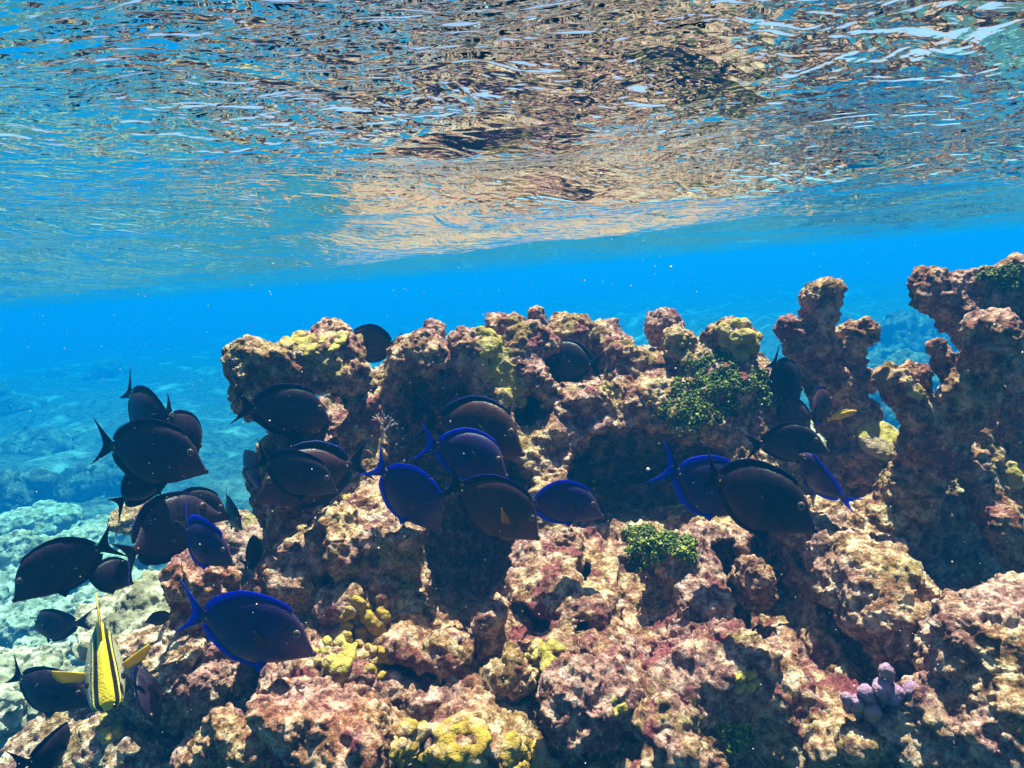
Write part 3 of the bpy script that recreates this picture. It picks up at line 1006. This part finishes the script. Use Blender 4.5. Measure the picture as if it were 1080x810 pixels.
lumpy(718, 366, 16, 22, coral_mat("olive_star_coral", (.10, .06, .02), (.34, .24, .09)), "olive star coral of tight round bumps on the crest left of the green algae", 15, knob=.3, flat=1, name="star_coral")
lumpy(970, 405, 14, 8, M['yellow_green'], "yellow crust on the lower left arm of the branching dead coral", 16, flat=.3, knob=.5, name="crust_coral")
lumpy(120, 770, 16, 12, M['yellow_green'], "greenish yellow nodules on the boulder below the striped fish", 17, knob=.4)
lumpy(1070, 500, 14, 8, M['yellow_green'], "yellow streak on the low arch at the right edge", 18, flat=.3, knob=.5, name="crust_coral", stretch=(.6, 1.2))

# plate coral on the upright branch
h = hit(925, 462)
f = Field(np.array(h[0]) - .14, np.array(h[0]) + .14, .0032)
rot = (h[1] * (1 if h[1].y < 0 else -1) + Vector((.2, -.6, .6))).normalized().to_track_quat('Z', 'Y').to_matrix()
c0 = Vector(h[0]) + Vector((0, -.015, 0))
r5 = np.random.default_rng(3)
for k in range(16):
    a = k / 16 * 6.283
    off = rot @ Vector((math.cos(a) * .045 * r5.uniform(.8, 1.15), math.sin(a) * .032, r5.uniform(-.004, .006)))
    f.ball(c0 + off, (.026, .026, .009), .012, rot)
f.ball(c0, (.055, .042, .013), .015, rot)
v, q = f.mesh()
nn = normals_of(v, q)
v = v + nn * (.004 * fbm(v * 45, 3, 9) + .004 * np.clip(.5 - worley(v / .014, 3)[0], 0, 1))[:, None]
tag(link("plate_coral", to_mesh("plate_coral", v - np.array(c0), q), M['yellow_green'], None, c0), "bright yellow plate coral on the flank of the upright dead branch", "coral")


def algae(px, py, rx, ry, n, label, seed, leaf=.0058):
    r6 = np.random.default_rng(seed)
    vs, qs = [], []
    org = None
    for i in range(int(n * 1.8)):
        t, a = r6.random() ** .6, r6.random() * 6.283
        w = 1 + .25 * math.sin(a * 3 + seed) + .15 * math.sin(a * 7)
        h = hit(px + t * w * math.cos(a) * rx, py + t * w * math.sin(a) * ry)
        if h is None: continue
        p, nor, _ = h
        if perlin(np.array([[p.x * 24, p.y * 24, p.z * 24]]), 5)[0] < -.12 and n > 1000: continue
        if nor.dot(p) > 0: nor = -nor
        if org is None:
            org = p.copy(); y0 = p.y
        if abs(p.y - y0) > .2: continue
        out = (nor + Vector((r6.uniform(-.6, .6), r6.uniform(-.6, .6), r6.uniform(0, .9)))).normalized()
        base = p + out * r6.uniform(-.004, .022) * (1.15 - t)
        q3 = Vector((r6.normal(), r6.normal(), r6.normal())).normalized().to_track_quat('Z', 'Y').to_matrix()
        s = leaf * r6.uniform(.6, 1.3)
        k0 = len(vs)
        m = 6
        for lay in (-1, 1):
            for j in range(m):
                b = j / m * 6.283
                vs.append(base + q3 @ Vector((math.cos(b) * s, math.sin(b) * s * .8, lay * s * .14 + .25 * s * math.cos(b * 2))))
        qs.append([k0 + m + j for j in range(m)])
        qs.append([k0 + m - 1 - j for j in range(m)])
        for j in range(m):
            qs.append([k0 + j, k0 + (j + 1) % m, k0 + m + (j + 1) % m, k0 + m + j])
    me = bpy.data.meshes.new("algae_clump")
    me.from_pydata([tuple(x - org) for x in vs], [], qs)
    me.update()
    tag(link("algae_clump", me, M['algae'], None, org), label, "algae")


algae(770, 410, 46, 36, 2600, "big bushy green algae clump on the reef crest left of the upright dead coral", 1)
algae(725, 425, 24, 40, 500, "grey green algae fringe trailing left of the big bushy clump", 6, .0048)
algae(685, 576, 28, 22, 900, "green algae clump in the middle of the lower reef face", 2)
algae(722, 580, 13, 13, 300, "sparse algae sprigs right of the lower green algae clump", 5, .006)
algae(775, 776, 16, 14, 420, "small dark green algae tuft near the bottom right", 3)
algae(1060, 292, 26, 12, 350, "olive algae film on top of the branching dead coral", 4)

# lilac finger coral in the lower right
h = hit(925, 745)
fc = bpy.data.objects.new("finger_coral", None)
col.objects.link(fc)
fc.location = h[0]
tag(fc, "cluster of lilac finger coral lobes by the lower right boulder", "coral")
for k, (px, py, rp, dx, dy) in enumerate([(935, 715, 8, 2, -18), (930, 728, 9, -2, -8), (942, 735, 9, 8, -10), (915, 735, 8, -8, -12), (905, 742, 7, -8, -8), (920, 752, 9, -2, -8), (960, 732, 9, 6, -10),
                                         (972, 738, 9, 8, -6), (950, 750, 8, 4, -6), (935, 765, 8, 2, -8), (895, 738, 6, -6, -6)]):
    Y = h[0].y - .02
    a, b = at(px - dx * .3, py + 12, Y + .03), at(px + dx * .3, py + dy * .4, Y - .012)
    f = Field(np.minimum(np.array(a), np.array(b)) - .03, np.maximum(np.array(a), np.array(b)) + .03, .0025)
    f.rod(a, b, size(rp * .8, Y), size(rp * 1.1, Y), .01)
    v, q = f.mesh()
    v = v + np.stack([perlin(v * 35, 7 + j + k) for j in range(3)], 1) * .007
    v = v + normals_of(v, q) * (.0025 * fbm(v * 130, 3, 3))[:, None]
    link("finger", to_mesh("finger", v - np.array(h[0]), q), M['purple'], fc)

# small pale sea fan on the left face
h = hit(404, 462)
base = Vector(h[0]) + Vector((0, -.02, 0))
lo, hi = np.array(base) - .12, np.array(base) + .12
f = Field(lo, hi, .0018)
r7 = random.Random(5)


def twig(p, d, L, r, depth_):
    e = p + d * L
    f.rod(p, e, r, r * .8, .002)
    if depth_ == 0: return
    for s in (-1, 1):
        dd = (Matrix.Rotation(R(s * r7.uniform(12, 30)), 3, 'Y') @ d).normalized()
        twig(e, dd, L * r7.uniform(.75, .95), max(.0016, r * .8), depth_ - 1)


twig(base, Vector((.35, -.1, .9)).normalized(), .022, .004, 3)
v, q = f.mesh()
tag(link("sea_fan", to_mesh("sea_fan", v - np.array(base), q), M['fan'], None, base), "small pale feathery sea fan on the rock between two blue tangs", "sea fan")

# ------------------------------------------------------------------ fish
TOP = [(.50, -.078), (.475, -.045), (.44, .008), (.40, .072), (.34, .138), (.26, .188), (.16, .212), (.05, .220), (-.06, .203), (-.15, .160), (-.22, .108), (-.275, .058), (-.31, .040), (-.345, .040)]
BOT = [(.50, -.112), (.475, -.128), (.44, -.138), (.40, -.150), (.34, -.172), (.26, -.200), (.16, -.220), (.05, -.226), (-.06, -.205), (-.15, -.158), (-.22, -.104), (-.275, -.056), (-.31, -.040), (-.345, -.040)]
WID = [.010, .022, .032, .042, .054, .066, .072, .070, .062, .050, .036, .022, .016, .012]


def interp(tab, x):
    xs = [a for a, b in tab][::-1]; ys = [b for a, b in tab][::-1]
    return float(np.interp(x, xs, ys))


def loft(stations, bend=0.0, m=20, attr=None):
    """stations: (x, ztop, zbottom, halfwidth)."""
    v, q, band = [], [], []
    for (x, zt, zb, w) in stations:
        zc, hz = (zt + zb) / 2, (zt - zb) / 2
        for j in range(m):
            a = j / m * 2 * math.pi
            s, c = math.sin(a), math.cos(a)
            y = w * math.copysign(abs(s) ** 1.15, s) * ((1 - .5 * c) * .86 if attr else 1)
            v.append((x, y, zc + hz * c))
            half = max(.009, .040 - .085 * (zc + hz * c + .10))
            band.append(min(1.0, abs(y) * ((1 - .5 * c) * .86 if attr else 1) / half * .45))
    n = len(stations)
    for i in range(n - 1):
        for j in range(m):
            k = (j + 1) % m
            q.append((i * m + j, (i + 1) * m + j, (i + 1) * m + k, i * m + k))
    faces = [tuple(reversed(f)) for f in q] + [tuple(range(m))[::-1], tuple((n - 1) * m + j for j in range(m))]
    me = bpy.data.meshes.new("body")
    me.from_pydata([(x, y + lateral(x, bend), z) for x, y, z in v], [], faces)
    bm = bmesh.new(); bm.from_mesh(me)
    bmesh.ops.recalc_face_normals(bm, faces=bm.faces)
    bm.to_mesh(me); bm.free()
    for p in me.polygons: p.use_smooth = True
    if attr:
        at_ = me.attributes.new(attr, 'FLOAT', 'POINT')
        at_.data.foreach_set("value", band)
    return me


def lateral(x, bend):
    return bend * max(0, .15 - x) ** 2


def sheet(name, inner, outer, thick=.006, rows=6, frame=None, bend=0.0, ruffle=.0015):
    """A fin: a thin solid sheet between two matching polylines (x, z), stored with 'edge' (0 root, 1 rim) and 'ray'."""
    n = len(inner)
    v, ed, ra = [], [], []
    for side in (-1, 1):
        for i in range(n):
            for r in range(rows):
                t = r / (rows - 1)
                x = inner[i][0] * (1 - t) + outer[i][0] * t
                z = inner[i][1] * (1 - t) + outer[i][1] * t
                th = thick * (1 - .75 * t) / 2
                y = side * th + ruffle * t * math.sin(i * 1.7) * .5
                v.append(Vector((x, y + lateral(x, bend), z)))
                ed.append(t); ra.append(i / (n - 1))
    f = []
    o = n * rows
    for i in range(n - 1):
        for r in range(rows - 1):
            a, b, c, d = i * rows + r, (i + 1) * rows + r, (i + 1) * rows + r + 1, i * rows + r + 1
            f.append((a, b, c, d)); f.append((o + d, o + c, o + b, o + a))
    for i in range(n - 1):
        for r in (0, rows - 1):
            a, b = i * rows + r, (i + 1) * rows + r
            f.append((a, b, o + b, o + a) if r else (b, a, o + a, o + b))
    for r in range(rows - 1):
        for i in (0, n - 1):
            a, b = i * rows + r, i * rows + r + 1
            f.append((b, a, o + a, o + b) if i else (a, b, o + b, o + a))
    if frame is not None:
        v = [frame @ x for x in v]
    me = bpy.data.meshes.new(name)
    me.from_pydata(v, [], f)
    bm = bmesh.new(); bm.from_mesh(me)
    bmesh.ops.recalc_face_normals(bm, faces=bm.faces)
    bm.to_mesh(me); bm.free()
    for p in me.polygons: p.use_smooth = True
    for nm, dat in (("edge", ed), ("ray", ra)):
        a_ = me.attributes.new(nm, 'FLOAT', 'POINT')
        a_.data.foreach_set("value", dat)
    return me


def ball_mesh(name, loc, r, sy=.5, seg=14):
    bm = bmesh.new()
    bmesh.ops.create_uvsphere(bm, u_segments=seg, v_segments=seg // 2 + 2, radius=r)
    for v in bm.verts:
        v.co.y *= sy
        v.co += Vector(loc)
    for f in bm.faces: f.smooth = True
    me = bpy.data.meshes.new(name); bm.to_mesh(me); bm.free()
    return me


protos = {}


def tang_parts(kind, bend, spread):
    key = (kind, bend, spread)
    if key in protos:
        return protos[key]
    skin = 'brown' if kind == 'red' else kind
    xs = np.concatenate([np.linspace(.50, .40, 7), np.linspace(.38, -.345, 26)])
    st = [(x, interp(TOP, x), interp(BOT, x), interp(list(zip([a for a, b in TOP], WID)), x)) for x in xs]
    st.insert(0, (.506, -.086, -.104, .004))
    P = []
    st = [(x, a * 1.06, b * 1.06, c) for x, a, b, c in st]
    P.append(("body", loft(st, bend), skin + '_body', None))
    dx = np.linspace(.30, -.285, 52)
    hgt = lambda t: .026 + .042 * t ** .7 if t < .88 else (.064 * math.sqrt(max(0, 1 - ((t - .88) / .12) ** 2)) + .004)
    P.append(("dorsal_fin", sheet("dorsal_fin", [(x, interp(TOP, x) * 1.06 - .014) for x in dx],
              [(x - .045 * i / 51, interp(TOP, x) * 1.06 + hgt(i / 51) * spread) for i, x in enumerate(dx)], .009, 6, None, bend), skin + '_fin', None))
    dx = np.linspace(.10, -.285, 40)
    P.append(("anal_fin", sheet("anal_fin", [(x, interp(BOT, x) * 1.06 + .014) for x in dx],
              [(x - .045 * i / 39, interp(BOT, x) * 1.06 - hgt(.15 + .85 * i / 39) * .9 * spread) for i, x in enumerate(dx)], .009, 6, None, bend), skin + '_fin', None))
    zs = np.linspace(-1, 1, 41)
    P.append(("tail_fin", sheet("tail_fin", [(-.33, .038 * z) for z in zs],
              [(-.42 - .12 * abs(z) ** 1.8, .20 * z * (.7 + .3 * abs(z))) for z in zs], .010, 7, None, bend, .006), skin + '_fin', None))
    for s in (-1, 1):
        fr = Matrix.Translation((.20, s * .066, -.045)) @ Matrix.Rotation(R(s * -15), 4, 'Z') @ Matrix.Rotation(R(28), 4, 'Y') @ Matrix.Rotation(R(s * 12), 4, 'X')
        n = 11
        P.append(("pectoral_fin", sheet("pectoral_fin", [(0, (.016 * (1 - 2 * i / (n - 1)))) for i in range(n)],
                  [(-.165 * (1 - .62 * i / (n - 1)) - .012 * math.sin(math.pi * i / (n - 1)), .028 - .075 * i / (n - 1)) for i in range(n)], .005, 5, fr), {'red': 'pect_orange', 'brown': 'pect', 'blue': 'pect', 'dark': 'pect_dark'}[kind], None))
        fr = Matrix.Translation((.17, s * .018, -.205)) @ Matrix.Rotation(R(s * 14), 4, 'X')
        P.append(("pelvic_fin", sheet("pelvic_fin", [(.02 - .03 * i / 5, 0) for i in range(6)], [(-.03 - .075 * i / 5, -.085 + .05 * i / 5) for i in range(6)], .005, 4, fr), skin + '_fin', None))
        w = .044
        P.append(("eye", ball_mesh("eye", (.365, s * w, .048), .031, .5), 'iris', None))
        P.append(("pupil", ball_mesh("pupil", (.370, s * (w + .0085), .049), .019, .55, 10), 'eye', 'eye'))
        P.append(("tail_spine", ball_mesh("tail_spine", (-.30, s * (.016) + lateral(-.3, bend), 0), .011, .4, 8), 'spine', None))
    P.append(("mouth", loft([(.524, -.093, -.113, .008), (.516, -.085, -.122, .015), (.502, -.080, -.126, .018), (.485, -.073, -.13, .018)], 0, 12), skin + '_body', None))
    protos[key] = P
    return P


def place_fish(px, py, Y, Lpx, yaw, pitch, roll, kind, label, bend=0.0, spread=1.0, free=False, name="tang_fish", builder=None, cat="fish", group="tangs schooling over the reef", tall=1.0):
    h = hit(px, py)
    if h is not None and not free:
        for ddx, ddy in ((.3, 0), (-.3, 0), (0, .2), (0, -.2)):
            h2 = hit(px + ddx * Lpx, py + ddy * Lpx)
            if h2 is not None and h2[0].y < h[0].y: h = h2
        Y = min(Y, h[0].y - .055)
    L = size(Lpx * 1.03, Y)
    yaw = yaw + math.degrees(math.atan2(540 - px, FPX))        # poses are read against the line of sight
    root = bpy.data.objects.new(name, None)
    col.objects.link(root)
    root.empty_display_size = .02
    root.matrix_world = Matrix.Translation(at(px, py, Y)) @ Matrix.Rotation(-ROLL, 4, 'Y') @ Matrix.Rotation(R(yaw), 4, 'Z') @ Matrix.Rotation(R(-pitch), 4, 'Y') @ Matrix.Rotation(R(roll), 4, 'X') @ Matrix.Diagonal((L, L, L * 1.08 * tall, 1))
    tag(root, label, cat, group)
    last = {}
    for nm, me, mt, under in (builder or tang_parts)(kind, bend, spread):
        last[nm] = link(nm, me, M[mt], last[under] if under else root)
    return root


F = [
    (152, 438, 1.62, 96, -48, -34, 8, 'dark', "dark fish nosing down behind the back of the topmost left silhouette", .3, 1),
    (156, 478, 1.48, 124, -4, -9, 0, 'dark', "dark tang in clear profile against open blue water at the left, tail spread", 0, .7),
    (196, 455, 1.64, 74, 72, -58, 0, 'dark', "thin fish seen edge on just right of the left open water silhouettes", 0, .8),
    (150, 507, 1.60, 84, 18, 22, 15, 'dark', "fish half hidden under the belly of the open water silhouette", -.4, 1),
    (172, 558, 1.48, 122, 6, 12, 0, 'dark', "large dark tang with a pale glint on its back above the sand at the left", 0, 1),
    (204, 534, 1.60, 76, 10, -18, 0, 'dark', "dark back rising behind the large tang with the pale glint", 0, .8),
    (242, 539, 1.70, 56, -48, -10, 0, 'dark', "small rounded dark fish alone by the left foot of the reef", 0, .8),
    (210, 572, 1.34, 92, -22, -14, 0, 'blue', "tang with a glowing blue dorsal edge above the red topped head", 0, 1.2),
    (68, 594, 1.34, 112, 158, -20, 0, 'dark', "left facing dark tang over pale rubble at the left edge", .3, .8),
    (116, 606, 1.50, 58, 40, -30, 0, 'dark', "small greyish fish partly behind the tail of the left facing tang", 0, .8),
    (56, 660, 1.70, 66, 142, -5, 0, 'dark', "small bluish fish with a yellow fin hovering above the striped fish's left", 0, .9),
    (47, 728, 1.34, 92, -8, -14, 0, 'dark', "dark tang with a small raised tail at the lower left edge", 0, .7),
    (58, 792, 1.20, 96, 82, -8, 6, 'dark', "fish seen from behind at the bottom left edge", 0, .8),
    (157, 726, 1.30, 88, -68, -44, 26, 'dark', "narrow dark fish diving just right of the striped fish", 0, .8),
    (169, 652, 1.62, 30, 170, 0, 0, 'dark', "tiny dark fish over the slab behind the striped fish", 0, .8),
    (260, 663, 1.16, 150, -4, -7, 0, 'blue', "largest blue tang in full profile at the lower left, tail vivid blue", .25, 1.15),
    (267, 584, 1.62, 64, 58, 4, 0, 'dark', "dark fish slipping behind the rock above the largest blue tang", 0, .8),
    (300, 432, 1.62, 98, -10, -14, 0, 'dark', "black tang directly under the upper left block", 0, .8),
    (310, 500, 1.52, 96, -8, -20, 0, 'dark', "dark tang crossing in front of a left facing one at the left face", 0, .8),
    (330, 500, 1.60, 122, 176, -8, 0, 'brown', "left facing purple brown tang with its tail over the reef face", 0, 1),
    (264, 500, 1.70, 76, -62, 58, 10, 'blue', "blue backed fish clinging to the left edge of the reef", 0, .8),
    (430, 520, 1.52, 106, -10, -34, 0, 'blue', "tang outlined in bright blue heading down, leftmost of the middle pack", 0, .8),
    (500, 452, 1.66, 114, -6, -8, 0, 'brown', "purple brown tang at the top of the middle pack", 0, .9),
    (492, 478, 1.56, 96, -30, -17, 0, 'blue', "tang with a wide vivid blue tail in the centre of the middle pack", -.5, 1.1),
    (519, 534, 1.42, 124, -8, -19, 0, 'red', "red brown tang with an orange pectoral fin, front of the middle pack", 0, .8),
    (592, 529, 1.50, 90, -8, -13, 0, 'blue', "blue tang with a pale face leading the middle pack", 0, .9),
    (602, 381, 2.02, 74, 172, 5, 0, 'dark', "dim fish sheltering in the shadowed notch of the upper crest", 0, .7),
    (394, 362, 2.02, 62, 160, 0, 0, 'dark', "dark back showing over the crest behind the upper left block", 0, .8),
    (794, 524, 1.32, 142, -12, -9, 0, 'dark', "biggest dark brown tang in front of the right reef face", 0, .7),
    (748, 513, 1.46, 112, 6, -20, 0, 'blue', "blue edged tang mostly hidden behind the biggest dark brown one", .4, 1),
    (862, 506, 1.52, 78, 118, 38, -14, 'blue', "upright blue rimmed fish right of the biggest dark brown tang", 0, 1),
    (832, 466, 1.62, 74, -20, 4, 0, 'dark', "plain black fish above the biggest dark brown tang", 0, .7),
    (860, 428, 1.72, 70, 52, 4, 0, 'brown', "brown streaked fish turned away beside the upright dead coral", 0, .8),
    (826, 398, 1.96, 70, 60, -40, 0, 'dark', "dark fish squeezing between the green algae and the upright coral", 0, .8),
    (834, 436, 1.82, 58, -40, -30, 0, 'brown', "small brown fish below the green algae clump", 0, .8),
]
jit = random.Random(21)
for (px, py, Y, L, yaw, pitch, roll, kind, label, bend, spread) in F:
    bend = bend or jit.choice([-.8, -.4, .1, .4, .8])
    spread = spread * jit.choice([.7, .9, 1.1])
    yaw += jit.uniform(-22, 22)
    pitch += jit.uniform(-6, 6)
    roll += jit.uniform(-9, 9)
    L *= jit.uniform(.93, 1.03)
    tall = jit.uniform(.94, 1.14)
    place_fish(px, py, Y, L, yaw, pitch, roll, kind, label, bend, spread, tall=tall)


# striped yellow fish facing the camera
def striped_parts(kind, bend, spread):
    st = []
    top = [(.50, -.06), (.46, .0), (.38, .09), (.28, .18), (.15, .235), (0, .225), (-.15, .16), (-.28, .07), (-.35, .05)]
    bot = [(.50, -.13), (.46, -.165), (.38, -.19), (.28, -.21), (.15, -.215), (0, -.20), (-.15, -.14), (-.28, -.06), (-.35, -.05)]
    wid = [(.50, .085), (.46, .105), (.38, .120), (.28, .130), (.15, .13), (0, .11), (-.15, .06), (-.28, .025), (-.35, .015)]
    for x in np.linspace(.50, -.35, 30):
        st.append((x, interp(top, x), interp(bot, x), interp(wid, x)))
    st.insert(0, (.508, -.075, -.12, .030))
    P = [("body", loft(st, bend, 28, "band"), 'striped', None)]
    dx = np.linspace(.22, -.26, 18)
    P.append(("dorsal_fin", sheet("dorsal_fin", [(x, interp(top, x) - .01) for x in dx], [(x - .06 * i / 17, interp(top, x) + (.04 + .16 * math.sin(math.pi * min(1, .12 + i / 17 * .88)))) for i, x in enumerate(dx)], .02, 6, None), 'yellow_fin', None))
    zs = np.linspace(-1, 1, 15)
    P.append(("tail_fin", sheet("tail_fin", [(-.34, .045 * z) for z in zs], [(-.45 - .07 * abs(z), .16 * z) for z in zs], .012, 5), 'yellow_fin', None))
    for s in (-1, 1):
        n = 9
        fr = Matrix.Translation((.24, s * .118, -.02)) @ Matrix.Rotation(R(s * -82), 4, 'Z') @ Matrix.Rotation(R(14 if s < 0 else 20), 4, 'Y')
        P.append(("pectoral_fin", sheet("pectoral_fin", [(0, .03 * (1 - 2 * i / (n - 1))) for i in range(n)], [(-.20 * (1 - .35 * i / (n - 1)) - .02 * math.sin(math.pi * i / (n - 1)), .045 * (1 - 2 * i / (n - 1))) for i in range(n)], .010, 5, fr), 'yellow_fin', None))
        P.append(("eye", ball_mesh("eye", (.40, s * .108, .02), .026, .6), 'eye', None))
    fr = Matrix.Translation((.15, 0, -.2))
    P.append(("anal_fin", sheet("anal_fin", [(-.2 - .02 * i, .06 + .012 * i) for i in range(6)], [(-.22 - .03 * i, -.03 + .02 * i) for i in range(6)], .008, 4, fr), 'yellow_fin', None))
    return P


place_fish(108, 686, 1.30, 150, -89, -6, 0, 'x', "yellow fish with black stripes facing the viewer, fins held out", 0, 1, False, "striped_fish", striped_parts, group=None)


def wrasse_parts(kind, bend, spread):
    top = [(.5, .0), (.42, .06), (.25, .11), (0, .12), (-.25, .075), (-.36, .045)]
    wid = [(.5, .015), (.42, .04), (.25, .06), (0, .06), (-.25, .03), (-.36, .012)]
    st = [(x, interp(top, x), -interp(top, x), interp(wid, x)) for x in np.linspace(.5, -.36, 18)]
    P = [("body", loft(st, bend, 12), 'wrasse', None)]
    dx = np.linspace(.25, -.28, 10)
    P.append(("dorsal_fin", sheet("dorsal_fin", [(x, interp(top, x) - .01) for x in dx], [(x - .03, interp(top, x) + .045) for x in dx], .01, 3), 'yellow_fin', None))
    zs = np.linspace(-1, 1, 7)
    P.append(("tail_fin", sheet("tail_fin", [(-.35, .042 * z) for z in zs], [(-.5, .10 * z) for z in zs], .01, 3), 'yellow_fin', None))
    for s in (-1, 1):
        P.append(("eye", ball_mesh("eye", (.40, s * .038, .025), .022, .6, 8), 'eye', None))
    return P


place_fish(888, 438, 1.78, 30, 12, 22, 0, 'x', "slim orange yellow fish beside the upright dead coral", 0, 1, False, "wrasse_fish", wrasse_parts, group=None)

# ------------------------------------------------------------------ drifting specks
r8 = np.random.default_rng(77)
n = 3000
pos = np.stack([r8.uniform(-1.5, 1.5, n), .3 + 2.2 * r8.random(n) ** 1.4, r8.uniform(-.85, .17, n)], 1)
pos[:, 0] *= .25 + .42 * pos[:, 1]
s = np.minimum(.0013, .00034 * np.exp(r8.normal(0, .55, n))) * (1 + 1.2 * (r8.random(n) > .95)) * (.55 + .5 * pos[:, 1])
oc = np.array([(1, 0, 0), (-1, 0, 0), (0, 1, 0), (0, -1, 0), (0, 0, 1), (0, 0, -1)], float)
tri = np.array([(0, 2, 4), (2, 1, 4), (1, 3, 4), (3, 0, 4), (2, 0, 5), (1, 2, 5), (3, 1, 5), (0, 3, 5)])
V = (pos[:, None, :] + oc[None] * s[:, None, None]).reshape(-1, 3)
T = (tri[None] + 6 * np.arange(n)[:, None, None]).reshape(-1, 3)
o = link("suspended_particles", to_mesh("suspended_particles", V, T), M['speck'])
tag(o, "tiny pale specks drifting in the water", kind='stuff')
